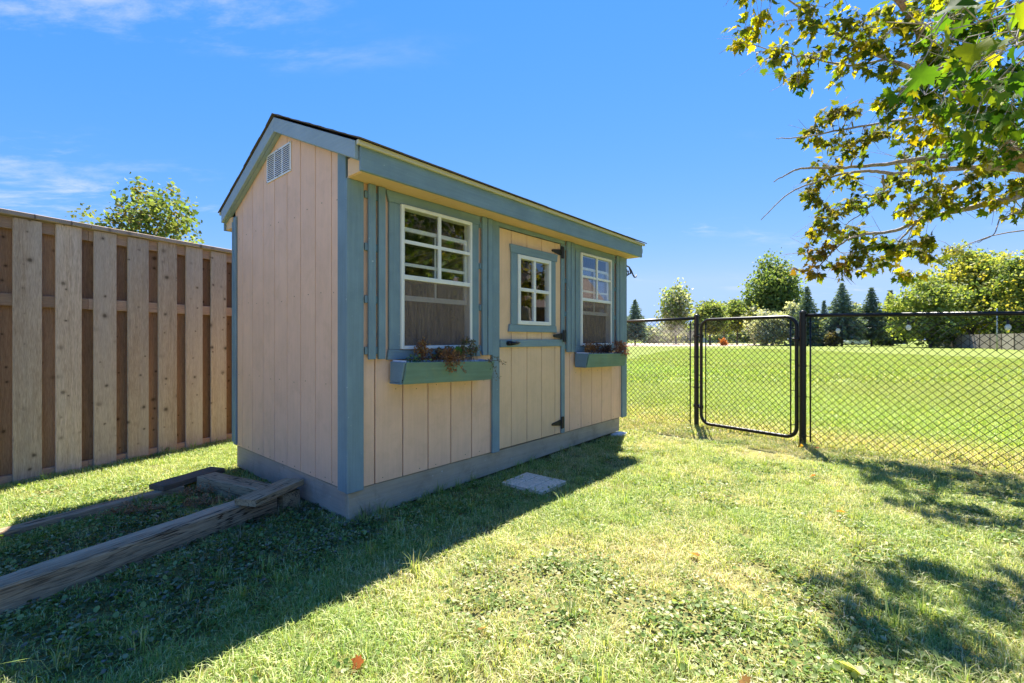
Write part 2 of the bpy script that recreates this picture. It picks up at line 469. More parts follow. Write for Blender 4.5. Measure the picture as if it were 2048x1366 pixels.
# ------------------------------------------------------------------ ground
def ground_mat(name, palette, patch=.55, s=1.0):
    m, n, l, b = nodes(name)
    w = objcoord(n, l, per_object=False)
    a = noise(n, l, w, .55 * s, 6, .6, .2); f = noise(n, l, w, 34 * s, 5, .7); g = noise(n, l, w, 5.5 * s, 5, .65)
    c = ramp(n, l, a, [(.3, palette[0]), (.5, palette[1]), (.7, palette[2])])
    c = mix(n, l, .45, c, ramp(n, l, g, [(.3, palette[0]), (.65, palette[2])]))
    c = mix(n, l, .55, c, ramp(n, l, f, [(.3, tuple(x * .45 for x in palette[1])), (.7, tuple(x * 1.25 for x in palette[1]))]))
    l.new(c, b.inputs['Base Color'])
    b.inputs['Roughness'].default_value = .95; b.inputs['Specular IOR Level'].default_value = .1
    bump(n, l, b, f, 1.0, .02)
    return m
M['ground'] = ground_mat('lawn_soil_and_thatch', [(.11, .12, .032), (.20, .19, .065), (.30, .25, .12)])
M['field'] = ground_mat('park_field_grass', [(.145, .19, .036), (.175, .215, .044), (.205, .235, .06)], s=.35)
M['dirt'] = ground_mat('pale_infield_dirt', [(.40, .30, .23), (.47, .36, .28), (.52, .41, .32)], s=.2)

# chain-link line on the ground (left end, left gate post, right gate post, frame edge, beyond)
CL = [Vector((1.30, 6.97, 0)), Vector((2.44, 6.06, 0)), Vector((3.205, 5.05, 0)), Vector((4.36, 3.89, 0)), Vector((6.9, 1.4, 0))]

def sheet(name, pts, z, mat, kind='structure'):
    me = bpy.data.meshes.new(name)
    me.from_pydata([(p[0], p[1], z) for p in pts], [], [tuple(range(len(pts)))])
    me.materials.append(mat)
    o = bpy.data.objects.new(name, me); link(o); tag(o, kind=kind)
    return o
sheet('ground', [(-700, -300), (700, -300), (700, 900), (-700, 900)], 0.0, M['ground'])
fieldp = [(-40.0, 36.0), (1.30 - 9, 6.97 + 7.2), (1.30, 6.97), (2.44, 6.06), (3.205, 5.05), (4.36, 3.89), (6.9, 1.4), (30, -21), (300, -21), (300, 420), (-40, 420)]
sheet('park_field', fieldp, 0.004, M['field'])
sheet('infield_dirt', [tuple(at(px, py, CAM_H * FPX / (py - CY))[:2]) for px, py in ((1180, 692.6), (1470, 692.4), (1560, 690.2), (1550, 688.5), (1480, 687.3), (1180, 686.5))], 0.008, M['dirt'])

# ------------------------------------------------------------------ the shed
PHI = 0.8609
SHX, SHY = -1.0204, 2.8565
L, W = 3.69, 1.915
ZT = 0.207                                  # top of the skirt
ZS = 2.155                                  # soffit
SLOPE, APEX_V, APEX_Z = 0.436, W / 2, 2.820
def roof_z(v): return APEX_Z - SLOPE * abs(v - APEX_V)
cph, sph = math.cos(PHI), math.sin(PHI)
def sh(u, v, z=0.0): return Vector((SHX + u * cph - v * sph, SHY + u * sph + v * cph, z))

shed = empty('garden_shed', (SHX, SHY, 0), PHI, 'tan garden shed with blue trim, gable vent and two white windows', 'shed')

# floor frame
sk = MB().prism([(-1.786, .004 - .1), (1.786, .044 - .1), (1.786, ZT - .106), (-1.786, ZT - .106)], 'y', -.02, .02).build('skirt', M['skirt'], shed, loc=(1.79, .026, .1), bevel=.004)
box('skirt', M['skirt_y'], shed, 0.006, 0.046, 0.048, W - .006, 0.012, ZT - .006, .004)
box('skirt', M['skirt_y'], shed, 3.53, 3.572, 0.048, W - .006, 0.03, ZT - .006, .004)
box('skirt', M['skirt'], shed, 0.048, 3.528, W - .046, W - .006, 0.012, ZT - .006, .004)
box('shed_floor', M['interior_floor'], shed, 0.02, L - .02, 0.02, W - .02, ZT - .004, ZT + .02, 0)

W1 = (0.370, 1.040, 1.085, 2.072)           # window openings u0,u1,z0,z1
W2 = (2.648, 3.308, 1.085, 2.072)
DR = (1.378, 2.300, 0.215, 2.108)           # door
WT = 0.014
def minus(rect, holes):
    out = [rect]
    for (ha, hb, hc, hd) in holes:
        nxt = []
        for (a, b, c, d) in out:
            if hb <= a or ha >= b or hd <= c or hc >= d: nxt.append((a, b, c, d)); continue
            if hc > c: nxt.append((a, b, c, hc))
            if hd < d: nxt.append((a, b, hd, d))
            lo, hi = max(c, hc), min(d, hd)
            if ha > a: nxt.append((a, ha, lo, hi))
            if hb < b: nxt.append((hb, b, lo, hi))
        out = nxt
    return [r for r in out if r[1] - r[0] > .004 and r[3] - r[2] > .004]
holes = [W1, W2, DR]
back = MB()
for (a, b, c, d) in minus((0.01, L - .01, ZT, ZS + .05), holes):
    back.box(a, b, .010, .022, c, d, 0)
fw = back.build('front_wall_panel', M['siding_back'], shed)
lin = MB()
for (a, b, c, d) in minus((0.03, L - .03, ZT + .02, ZS + .05), holes):
    lin.box(a, b, .024, .030, c, d, 0)
lin.build('interior_lining', M['interior'], shed)
gr_f = [0.0, .186, .406, .626, .846, 1.066, 1.286, 1.378]
gr_r = [2.300, 2.472, 2.692, 2.912, 3.132, 3.352, 3.572, L]
for gs in (gr_f, gr_r):
    for a, b in zip(gs[:-1], gs[1:]):
        for (p, q, c, d) in minus((a + .004, b - .004, ZT, ZS + .04), [W1, W2]):
            box('siding_board', M['siding'], shed, p, q, -.0045, .0095, c, d, .002)
# side walls with sloped tops
def gable_wall(x_out, sgn, front):
    x_in = x_out + sgn * .012
    gv = [0.0, .203, .423, .643, .863, 1.083, 1.303, 1.523, 1.743, W]
    for a, b in zip(gv[:-1], gv[1:]):
        a2, b2 = a + (.004 if a > 0 else 0), b - (.004 if b < W else 0)
        cv = (a2 + b2) / 2
        pts = [(a2 - cv, ZT), (b2 - cv, ZT), (b2 - cv, roof_z(b2) - .03)]
        if a2 < APEX_V < b2: pts.append((APEX_V - cv, APEX_Z - .03))
        pts.append((a2 - cv, roof_z(a2) - .03))
        mb = MB().prism(pts, 'x', -.007, .007)
        mb.build('siding_board', M['siding'], shed, loc=(x_out + sgn * .007 - sgn * .0045, cv, 0), bevel=.002)
    pts = [(.012, ZT), (W - .012, ZT), (W - .012, roof_z(W) - .035), (APEX_V, APEX_Z - .035), (.012, roof_z(0) - .035)]
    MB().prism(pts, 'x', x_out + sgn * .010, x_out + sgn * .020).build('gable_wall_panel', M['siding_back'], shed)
    pts = [(.034, ZT + .02), (W - .034, ZT + .02), (W - .034, roof_z(W) - .04), (APEX_V, APEX_Z - .04), (.034, roof_z(0) - .04)]
    MB().prism(pts, 'x', x_out + sgn * .022, x_out + sgn * .028).build('interior_lining', M['interior'], shed)
gable_wall(0.0, 1, True)
gable_wall(L, -1, False)
for a, b in zip([0, .22, .44, .66, .88, 1.1, 1.32, 1.54, 1.76, 1.98, 2.2, 2.42, 2.64, 2.86, 3.08, 3.3, 3.52], [.22, .44, .66, .88, 1.1, 1.32, 1.54, 1.76, 1.98, 2.2, 2.42, 2.64, 2.86, 3.08, 3.3, 3.52, L]):
    box('siding_board', M['siding'], shed, a + .004, b - .004, W - .0095, W + .0045, ZT, ZS + .1, .002)
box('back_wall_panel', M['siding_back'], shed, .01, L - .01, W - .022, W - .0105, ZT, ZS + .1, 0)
box('interior_lining', M['interior'], shed, .03, L - .03, W - .030, W - .024, ZT + .02, ZS + .1, 0)

nl = MB()
rn = random.Random(4)
for gs in (gr_f, gr_r):
    for a, b in zip(gs[:-1], gs[1:]):
        for z in (ZT + .03, ZT + .60):
            x_, z_ = (a + b) / 2 + rn.uniform(-.06, .06), z + rn.uniform(-.012, .012)
            nl.box(x_ - .003, x_ + .003, -.0060, -.004, z_ - .003, z_ + .003)
for a in (.05, .15, .31, .53, .75, .97, 1.19, 1.41, 1.63, 1.85):
    for z in (ZT + .03, .85, 1.45, 2.05):
        v_, z_ = a + rn.uniform(-.04, .04), z + rn.uniform(-.015, .015)
        nl.box(-.0062, -.004, v_ - .003, v_ + .003, z_ - .003, z_ + .003)
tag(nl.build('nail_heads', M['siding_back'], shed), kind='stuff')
# corner boards
box('corner_board', M['trim'], shed, -.024, .092, -.026, -.005, ZT - .012, ZS - .008)
MB().prism([(-.048, ZT - 1.21), (.048, ZT - 1.21), (.048, roof_z(.092) - 1.25), (-.048, roof_z(-.004) - 1.25)], 'x', -.0085, .0085).build('corner_board', M['trim'], shed, loc=(-.0135, .044, 1.2), bevel=.002)
box('corner_board', M['trim'], shed, 3.592, L + .020, -.026, -.005, ZT - .005, ZS - .004)
box('corner_board', M['trim'], shed, L + .005, L + .022, -.004, .09, ZT - .005, 2.255)
box('corner_board', M['trim'], shed, -.022, -.005, W - .052, W + .005, ZT + .01, 2.24)
box('corner_board', M['trim'], shed, -.026, .07, W + .006, W + .026, ZT + .03, 2.2)

# roof: deck, rake boards, fascia, drip edge, soffit, shingles
EV = 0.205                                   # eave overhang of the fascia face
roof = MB()
e0 = -EV - .004
pts = [(e0, roof_z(e0) - .022), (e0, roof_z(e0)), (APEX_V, APEX_Z), (W - e0, roof_z(W - e0)), (W - e0, roof_z(W - e0) - .022), (APEX_V, APEX_Z - .022)]
roof.prism(pts, 'x', -.035, L + .075)
roof_o = roof.build('roof', M['interior'], shed)
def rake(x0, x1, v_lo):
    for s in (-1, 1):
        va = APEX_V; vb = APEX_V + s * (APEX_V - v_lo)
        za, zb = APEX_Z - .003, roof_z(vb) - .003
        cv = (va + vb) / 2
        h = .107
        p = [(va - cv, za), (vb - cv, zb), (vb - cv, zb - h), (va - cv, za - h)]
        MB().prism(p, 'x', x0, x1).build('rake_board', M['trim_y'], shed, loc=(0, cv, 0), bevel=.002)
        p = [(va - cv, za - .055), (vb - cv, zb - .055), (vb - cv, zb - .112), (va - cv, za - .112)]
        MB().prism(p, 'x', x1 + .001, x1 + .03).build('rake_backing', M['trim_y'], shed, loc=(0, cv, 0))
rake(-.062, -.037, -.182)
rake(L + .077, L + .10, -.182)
box('fascia', M['trim_x'], shed, -.036, L + .072, -.203, -.183, 2.148, 2.2915)
box('fascia', M['trim_x'], shed, -.036, L + .072, W + .183, W + .203, 2.148, 2.2915)
box('drip_edge', M['cream'], shed, -.066, L + .105, -.226, -.204, 2.288, 2.3155, .002)
box('drip_edge', M['cream'], shed, -.066, L + .105, W + .204, W + .226, 2.288, 2.3155, .002)
xs = [-.012, .30, .62, 1.1, 1.72, 2.2, 2.84, 3.3, L + .06]
for a, b in zip(xs[:-1], xs[1:]):
    box('soffit_board', M['soffit'], shed, a + .001, b - .0015, -.182, -.006, ZS - .006, ZS + .006, .0015)
box('soffit_end', M['soffit'], shed, -.020, -.008, -.182, -.028, ZS - .002, 2.262, .002)
box('soffit_board', M['soffit'], shed, -.012, L + .06, W + .006, W + .182, ZS - .006, ZS + .006, .0015)
box('soffit_end', M['soffit'], shed, -.020, -.008, W + .03, W + .182, ZS - .002, 2.25, .002)
# shingles: courses of tabs, slightly uneven
ang = math.atan(SLOPE)
sw, sl, st_ = .305, .17, .006
tabs = []
for k in range(6):
    b = MB()
    w2 = sw / 2 - .002
    j = lambda a: random.uniform(-a, a)
    t = .0065 + random.uniform(0, .003)
    vs = [(-w2, 0, 0), (w2, 0, 0), (w2, sl + .03, .0), (-w2, sl + .03, .0), (-w2, j(.004), t), (w2, j(.004), t + j(.001)), (w2, sl + .03, .0035), (-w2, sl + .03, .0035)]
    b.add(vs, [(0, 3, 2, 1), (4, 5, 6, 7), (0, 1, 5, 4), (1, 2, 6, 5), (2, 3, 7, 6), (3, 0, 4, 7)])
    tabs.append(b.mesh('shingle', M['shingle']))
run = (APEX_V + EV + .040) / math.cos(ang)
nc = int(run / sl) + 1
for side in (0, 1):
    for r_ in range(nc):
        d0 = r_ * sl
        if d0 > run - .04: break
        vv = -EV - .040 + d0 * math.cos(ang)
        zz_ = roof_z(vv) + .0155
        x = -.072 - (sw / 2 if r_ % 2 else 0) + sw / 2
        for i in range(14):
            xc = x + i * sw
            a, b_ = xc - sw / 2, xc + sw / 2
            if a > L + .10: break
            s_ = 1.0
            if a < -.073: a = -.072 + random.uniform(-.004, .004)
            if b_ > L + .112: b_ = L + .112
            o = bpy.data.objects.new('shingle', random.choice(tabs))
            vpos = vv if side == 0 else W - vv
            o.location = ((a + b_) / 2, vpos, zz_ + random.uniform(0, .0025))
            o.rotation_euler = Euler((ang + R(.15), 0, 0 if side == 0 else math.pi), 'XYZ')
            if side == 1: o.rotation_euler = Euler((ang + R(.15), 0, math.pi), 'XYZ')
            o.scale = ((b_ - a) / sw, min(1.0, (run - d0 - .004) / (sl + .03)), 1)
            link(o, roof_o)
for i in range(15):
    b = MB(); h = .16
    x0 = -.074 + i * .262
    if x0 > L + .08: break
    x1 = min(x0 + .30, L + .112)
    t = .011 + (i % 2) * .004
    pts = [(APEX_V - .12, roof_z(APEX_V - .12) + t), (APEX_V - .025, APEX_Z + t - .002), (APEX_V, APEX_Z + t + .004), (APEX_V + .025, APEX_Z + t - .002), (APEX_V + .12, roof_z(APEX_V + .12) + t), (APEX_V + .12, roof_z(APEX_V + .12) + t + .006), (APEX_V, APEX_Z + t + .014), (APEX_V - .12, roof_z(APEX_V - .12) + t + .006)]
    b.prism(pts, 'x', x0, x1).build('ridge_shingle', M['shingle'], roof_o)

# gable vent
vent = box('gable_vent', M['white_metal'], shed, -.012, -.0055, .785, 1.215, 2.388, 2.608, .002)
for k in range(3):
    for i in range(13):
        zc = 2.408 + i * .0150
        v0 = .803 + k * .137
        s_ = MB().prism([(-.0158, zc - .0005), (-.0128, zc - .0005), (-.0128, zc + .0085)], 'y', v0, v0 + .117)
        s_.build('vent_slat', M['white_metal'], vent, loc=(.00875, -1.0, -2.498) )
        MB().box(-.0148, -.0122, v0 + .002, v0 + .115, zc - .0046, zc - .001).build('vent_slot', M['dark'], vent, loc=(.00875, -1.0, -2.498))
for (v, z) in ((.793, 2.397), (.793, 2.600), (1.0, 2.397), (1.0, 2.600), (1.207, 2.397), (1.207, 2.600)):
    MB().lathe([(.004, 0), (.003, .003)], 8).build('screw', M['dark'], vent, loc=(-.012 + .00875, v - 1.0, z - 2.498), rot=(0, R(-90), 0))

def trap(name, mat, parent, u0, u1, z0, z1, cut0, cut1, y0, y1):
    """trim board with angled ends: cut0 at the bottom, cut1 at the top"""
    cu, cz = (u0 + u1) / 2, (z0 + z1) / 2
    pts = [(u0 + cut0 - cu, z0 - cz), (u1 - cut0 - cu, z0 - cz), (u1 - cut1 - cu, z1 - cz), (u0 + cut1 - cu, z1 - cz)]
    return MB().prism(pts, 'y', y0, y1).build(name, mat, parent, loc=(cu, 0, cz), bevel=.002)

def window_unit(wr, name):
    u0, u1, z0, z1 = wr
    w = MB()
    y0, y1 = -.040, .03
    t = .022
    # trim boards round the opening
    box('window_trim', M['trim'], shed, u0 - .088, u0 - .001, -.0245, -.005, z0 - .004, z1 - .001)
    box('window_trim', M['trim'], shed, u1 + .001, u1 + .088, -.0245, -.005, z0 - .004, z1 - .001)
    trap('window_trim', M['trim_x'], shed, u0 - .112, u1 + .112, z1, ZS - .008, .022, 0, -.026, -.005)
    trap('window_sill', M['trim_x'], shed, u0 - .104, u1 + .104, z0 - .07, z0 - .005, 0, .012, -.028, -.005)
    fr = MB()
    fr.box(u0, u0 + t, y0, y1, z0, z1); fr.box(u1 - t, u1, y0, y1, z0, z1)
    fr.box(u0 + t, u1 - t, y0, y1, z1 - t, z1); fr.box(u0 + t, u1 - t, y0, y1, z0, z0 + t)
    zm = 1.575
    fr.box(u0 + t, u1 - t, y0 + .004, y1, zm - .012, zm + .020)
    f = fr.build('window', M['white'], shed, bevel=.0015)
    # upper sash, divided lights
    a, b = u0 + t, u1 - t
    um = (a + b) / 2 + .008
    s1 = MB()
    s1.box(um - .014, um + .014, -.032, -.018, zm + .02, z1 - t)
    s1.box(a, um - .014, -.032, -.018, 1.812, 1.836); s1.box(um + .014, b, -.032, -.018, 1.812, 1.836)
    s1.build('muntin', M['white'], f)
    for (p, q) in ((a, um - .014), (um + .014, b)):
        for (c, d) in ((zm + .02, 1.812), (1.836, z1 - t)):
            MB().add([(p, -.024, c), (q, -.024, c), (q, -.024, d), (p, -.024, d)], [(0, 1, 2, 3)]).build('pane', M['glass'], f)
    # lower sash slid up behind it
    s2 = MB()
    yb0, yb1 = -.006, .014
    s2.box(a + .004, a + .03, yb0, yb1, 1.455, 1.902); s2.box(b - .03, b - .004, yb0, yb1, 1.455, 1.902)
    s2.box(a + .004, b - .004, yb0, yb1, 1.902, 1.930); s2.box(a + .004, b - .004, yb0, yb1, 1.420, 1.455)
    s2.box(um - .022, um - .006, yb0 + .004, yb1 - .004, 1.455, 1.902)
    s2.box(a + .03, um - .022, yb0 + .004, yb1 - .004, 1.662, 1.684); s2.box(um - .006, b - .03, yb0 + .004, yb1 - .004, 1.662, 1.684)
    s2.build('sliding_sash', M['white'], f, bevel=.001)
    MB().add([(a + .03, .004, 1.455), (b - .03, .004, 1.455), (b - .03, .004, 1.902), (a + .03, .004, 1.902)], [(0, 1, 2, 3)]).build('pane', M['glass'], f)
    # insect screen
    MB().add([(a, -.030, z0 + t), (b, -.030, z0 + t), (b, -.030, zm - .012), (a, -.030, zm - .012)], [(0, 1, 2, 3)]).build('insect_screen', M['screen'], f)
    return f

# insect screen: a fine woven mesh, half see-through
def screen_mat():
    m, n, l, b = nodes('grey_insect_screen')
    v = objcoord(n, l, (1, 1, .04))
    st = noise(n, l, v, 150, 3, .8)
    l.new(ramp(n, l, st, [(.36, (.15, .105, .075)), (.62, (.34, .25, .19))]), b.inputs['Base Color'])
    b.inputs['Roughness'].default_value = .7; b.inputs['Specular IOR Level'].default_value = .2
    tr = n.new('ShaderNodeBsdfTransparent')
    ms = n.new('ShaderNodeMixShader'); ms.inputs[0].default_value = .55
    l.new(tr.outputs[0], ms.inputs[1]); l.new(b.outputs[0], ms.inputs[2])
    l.new(ms.outputs[0], n['Material Output'].inputs['Surface'])
    return m
M['screen'] = screen_mat()
window_unit(W1, 'window'); window_unit(W2, 'window')

# slatted shutters: two upright slats on four cross pieces
def shutter(u0, u1, u2, u3, cross_l, cross_r):
    b = MB()
    z0, z1 = 1.022, 2.146
    s = bpy.data.objects.new('shutter', None); link(s, shed)
    s.location = ((u0 + u3) / 2, 0, 1.585)
    cu = (u0 + u3) / 2
    for a, c in ((u0, u1), (u2, u3)):
        box('slat', M['trim'], s, a - cu, c - cu, -.044, -.022, z0 - 1.585, z1 - 1.585)
    for zc in (2.08, 1.745, 1.408, 1.078):
        box('cross_piece', M['trim_x'], s, cross_l - cu, cross_r - cu, -.0215, -.005, zc - .024 - 1.585, zc + .024 - 1.585)
shutter(.120, .170, .192, .242, .104, .256)
shutter(1.155, 1.208, 1.220, 1.272, 1.140, 1.284)
shutter(2.378, 2.436, 2.450, 2.510, 2.366, 2.524)
shutter(3.428, 3.486, 3.504, 3.562, 3.412, 3.574)

# door with its own boards, window, rail, hinges and handle
box('door_trim', M['trim'], shed, 1.290, 1.376, -.0255, -.005, ZT - .006, ZS - .008)
box('door_trim', M['trim'], shed, 2.302, 2.362, -.0215, -.005, ZT + .004, 2.108)
box('door_trim', M['trim_x'], shed, 1.378, 2.366, -.0235, -.005, 2.110, ZS - .008)
door = bpy.data.objects.new('door', None); link(door, shed)
DW = (1.612, 2.108, 1.285, 1.908)
gd = [DR[0] + .004, 1.545, 1.765, 1.985, 2.205, DR[1] - .003]
for a, b in zip(gd[:-1], gd[1:]):
    for (p, q, c, d) in minus((a + .0035, b - .0035, DR[2], DR[3] - .004), [DW]):
        box('door_board', M['siding_door'], door, p, q, -.010, .004, c, d, .002)
bk = MB()
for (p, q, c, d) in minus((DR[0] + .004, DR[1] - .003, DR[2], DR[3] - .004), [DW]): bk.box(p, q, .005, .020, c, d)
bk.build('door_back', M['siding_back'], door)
box('door_rail', M['trim_x'], door, DR[0] + .004, DR[1] - .002, -.0295, -.011, 1.083, 1.150)
trap('window_trim', M['trim_x'], door, 1.512, 2.226, 1.912, 1.985, .014, 0, -.031, -.011)
trap('window_trim', M['trim_x'], door, 1.492, 2.212, 1.218, 1.282, 0, .012, -.031, -.011)
box('window_trim', M['trim'], door, 1.528, 1.610, -.029, -.011, 1.283, 1.911)
box('window_trim', M['trim'], door, 2.110, 2.192, -.029, -.011, 1.283, 1.911)
u0, u1, z0, z1 = DW
t = .034
fr = MB()
fr.box(u0, u0 + t, -.036, .02, z0, z1); fr.box(u1 - t, u1, -.036, .02, z0, z1)
fr.box(u0 + t, u1 - t, -.036, .02, z1 - t, z1); fr.box(u0 + t, u1 - t, -.036, .02, z0, z0 + t)
um, zmid = (u0 + u1) / 2, 1.600
fr.box(um - .016, um + .016, -.030, .0, z0 + t, z1 - t)
fr.box(u0 + t, um - .016, -.030, .0, zmid - .015, zmid + .015); fr.box(um + .016, u1 - t, -.030, .0, zmid - .015, zmid + .015)
dwf = fr.build('window_frame', M['white'], door, bevel=.002)
for (p, q) in ((u0 + t, um - .016), (um + .016, u1 - t)):
    for (c, d) in ((z0 + t, zmid - .015), (zmid + .015, z1 - t)):
        MB().add([(p, -.014, c), (q, -.014, c), (q, -.014, d), (p, -.014, d)], [(0, 1, 2, 3)]).build('pane', M['glass'], dwf)
for zc, yo in ((2.022, -.011), (1.185, -.030), (.318, -.011)):
    h = MB()
    h.box(2.303, 2.338, yo - .020, yo - .011, zc - .058, zc + .058)
    h.tube([(2.298, yo - .017, zc - .06), (2.298, yo - .017, zc + .06)], .007, 8)
    pts = [(2.292, zc - .030), (2.292, zc + .030), (2.150, zc + .011), (2.141, zc), (2.150, zc - .011)]
    h.prism(pts, 'y', yo - .010, yo - .001)
    h.build('hinge', M['black_iron'], door, bevel=.001)
h = MB()
h.tube([(1.475, -.030, 1.118), (1.475, -.072, 1.118)], .020, 12)
h.tube([(1.475, -.072, 1.118), (1.50, -.078, 1.117), (1.545, -.074, 1.119), (1.575, -.068, 1.12)], [.017, .015, .011, .009], 10)
hd = h.build('handle', M['black'], door, smooth=True)
MB().lathe([(.015, 0), (.017, .008), (.012, .02), (.008, .024)], 12).build('knob', M['chrome'], hd, loc=(1.585, -.030, 1.118), rot=(R(90), 0, 0))
MB().lathe([(.010, 0), (.013, .008), (.009, .018)], 12).build('knob', M['chrome'], hd, loc=(1.614, -.030, 1.118), rot=(R(90), 0, 0))

# blocks that carry the floor frame
def block(u, v, sx, sy, h, label):
    p = sh(u, v)
    o = MB().box(-sx, sx, -sy, sy, 0, h).build('support_block', M['foam'], None, loc=(p.x, p.y, -.03), rot=(0, 0, PHI + .1), bevel=.006)
    tag(o, label, 'block', 'blocks under the shed')
block(.16, -.035, .055, .05, .040, 'small white block poking out under the near shed corner')
block(3.52, -.02, .10, .07, .055, 'white block under the far end of the shed by the gate')

# ------------------------------------------------------------------ planter boxes under the windows
def planter(u0, u1, z0, z1, drop, label):
    p = sh(u0, -.006)
    root = empty('planter_box', (p.x, p.y, z0), PHI, label, 'planter box', 'planter boxes under the shed windows')
    root.rotation_euler = Euler((0, math.atan2(drop, u1 - u0), PHI), 'XYZ')
    w, h = u1 - u0, z1 - z0
    db, dt, t = .145, .178, .012
    MB().prism([(-db, 0), (-db - t, 0), (-dt - t, h), (-dt, h)], 'x', .004, w).build('front_panel', M['box_green'], root, bevel=.002)
    MB().prism([(-.026, 0.012), (-db - .002, 0.012), (-dt - .002, h), (-.026, h)], 'x', -.010, .002).build('end_panel', M['box_blue'], root, bevel=.002)
    MB().prism([(-.026, 0), (-db - .004, 0), (-db - .006, .010), (-.026, .010)], 'x', -.012, w).build('bottom_panel', M['box_blue'], root, bevel=.001)
    MB().prism([(-.026, 0.012), (-db + .002, 0.012), (-dt + .002, h), (-.026, h)], 'x', w - .012, w).build('end_panel', M['box_green'], root, bevel=.002)
    box('back_panel', M['box_blue'], root, 0, w, -.025, -.014, .012, h - .002)
    ln = MB()
    ln.prism([(-.030, .03), (-db + .004, .03), (-dt + .006, h + .010), (-.030, h + .012)], 'x', .006, .010)
    ln.prism([(-.030, .03), (-db + .004, .03), (-dt + .006, h + .006), (-.030, h + .014)], 'x', w - .022, w - .016)
    ln.box(.010, w - .022, -.030, -.0265, .03, h + .006)
    ln.build('liner', M['liner'], root)
    MB().prism([(-.032, .02), (-db + .006, .02), (-dt + .012, h - .022), (-.032, h - .016)], 'x', .012, w - .024).build('soil', M['soil'], root)
    return root
P1 = planter(.290, 1.128, .857, 1.003, .022, 'green and blue planter box with dried plants under the near window')
P2 = planter(2.545, 3.378, .862, 1.006, .016, 'green and blue planter box with dried plants under the far window')

LEAF_OUT = [(0, .0), (.13, -.03), (.33, -.11), (.31, .03), (.56, .08), (.43, .19), (.63, .42), (.41, .40), (.35, .50), (.22, .46), (.27, .73), (.13, .68), (0, 1.0)]
def maple_outline():
    rgt = LEAF_OUT
    return rgt + [(-x, y) for x, y in rgt[-2:0:-1]]
def plant(name, loc, rz, label, stems, spread, h, leafcol, stemcol, nleaf, leaf, droop=0.0, big=None):
    """stems with small leaves, one mesh of stems and one of leaves"""
    root = empty(name, loc, rz, label, 'plant', 'plants in the planter boxes')
    rg = random.Random(hash(label) % 9999)
    sm = MB(); V, F, K = [], [], []
    def lf(p, d, s, c):
        d = Vector(d).normalized(); a = d.cross(Vector((rg.uniform(-1, 1), rg.uniform(-1, 1), rg.uniform(-.2, 1)))).normalized()
        b = len(V)
        V.extend([p, p + d * s * .5 + a * s * .28, p + d * s, p + d * s * .5 - a * s * .28])
        F.append((b, b + 1, b + 2, b + 3)); K.extend([c] * 4)
    for i in range(stems):
        x = rg.uniform(-spread, spread); y = rg.uniform(-.03, .03)
        hh = h * rg.uniform(.45, 1.1)
        tx, ty = x + rg.uniform(-.06, .06), y + rg.uniform(-.06, .03)
        dz = -droop * rg.random()
        pts = []
        for k in range(6):
            t_ = k / 5
            pts.append(Vector((x + (tx - x) * t_ + rg.uniform(-.006, .006), y + (ty - y) * t_ * t_ - droop * t_ * .8 * (1 if droop else 0), hh * math.sin(t_ * (1.6 if not droop else 2.9)) + dz * t_ * t_)))
        sm.tube(pts, [.0022, .002, .0018, .0015, .0012, .0008], 4)
        for k in range(nleaf):
            t_ = rg.uniform(.25, 1) * 5; i0 = min(4, int(t_)); p = pts[i0].lerp(pts[i0 + 1], t_ - i0)
            c = rg.choice(leafcol); v_ = rg.uniform(.7, 1.3)
            q = p + Vector((rg.uniform(-.018, .018), rg.uniform(-.018, .018), rg.uniform(-.014, .014)))
            if rg.random() < .5: sm.tube([p, q], .0006, 3)
            lf(q, (rg.uniform(-1, 1), rg.uniform(-1, 1), rg.uniform(-.6, .8)), leaf * rg.uniform(.6, 1.4), tuple(x_ * v_ for x_ in c))
    m_ = plain('dry_stem', stemcol, .9)
    sm.build('stem', m_, root)
    me = numpy_mesh('foliage', np.array([tuple(v) for v in V]), np.array(F), M['dead'], np.array(K))
    o = bpy.data.objects.new('foliage', me); link(o, root); tag(o, kind='stuff')
    return root
dry = [(.30, .14, .055), (.38, .19, .08), (.22, .11, .05), (.28, .19, .09)]
olive = [(.14, .15, .05), (.19, .17, .07), (.10, .12, .04)]
def boxpt(u, d, z): return sh(u, -.006 - d, z)
plant('dried_plant', boxpt(.50, .10, .985), PHI, 'rust brown dried plant drooping over the left part of near planter', 11, .07, .15, dry, (.16, .08, .045), 40, .019)
plant('dried_plant', boxpt(.66, .15, .985), PHI, 'rust brown dried stems trailing down the front of near planter', 12, .05, .09, dry, (.18, .09, .05), 44, .02, droop=.11)
plant('dried_plant', boxpt(.72, .09, .985), PHI, 'bushy brown dried plant in the middle of near planter', 14, .10, .10, dry + olive, (.14, .08, .05), 40, .019)
plant('dried_plant', boxpt(.95, .09, .98), PHI, 'olive wiry plant standing at the right of near planter', 14, .09, .17, olive + dry[:1], (.08, .07, .04), 34, .017)
plant('dried_plant', boxpt(1.06, .17, .965), PHI, 'dark wiry stems trailing off the right end of near planter', 4, .02, .05, olive + dry[:2], (.09, .07, .04), 18, .013, droop=.14)
plant('green_seedling', boxpt(.40, .12, .985), PHI, 'small pale green seedling at the left end of near planter', 9, .04, .06, [(.16, .24, .10), (.12, .20, .08)], (.12, .15, .06), 8, .022)
plant('dried_plant', boxpt(2.68, .10, .995), PHI, 'rust brown dried plant at the left of far planter', 11, .06, .13, dry, (.16, .08, .05), 36, .02)
plant('dried_plant', boxpt(2.98, .08, .99), PHI, 'dark brown dried plant in the middle of far planter', 20, .16, .10, [(.12, .06, .04), (.16, .08, .05)], (.12, .07, .05), 34, .019)
plant('dried_plant', boxpt(3.26, .13, .985), PHI, 'reddish brown dried plant hanging over far end of far planter', 14, .06, .14, [(.30, .13, .08), (.36, .18, .11)], (.2, .1, .07), 40, .021, droop=.07)
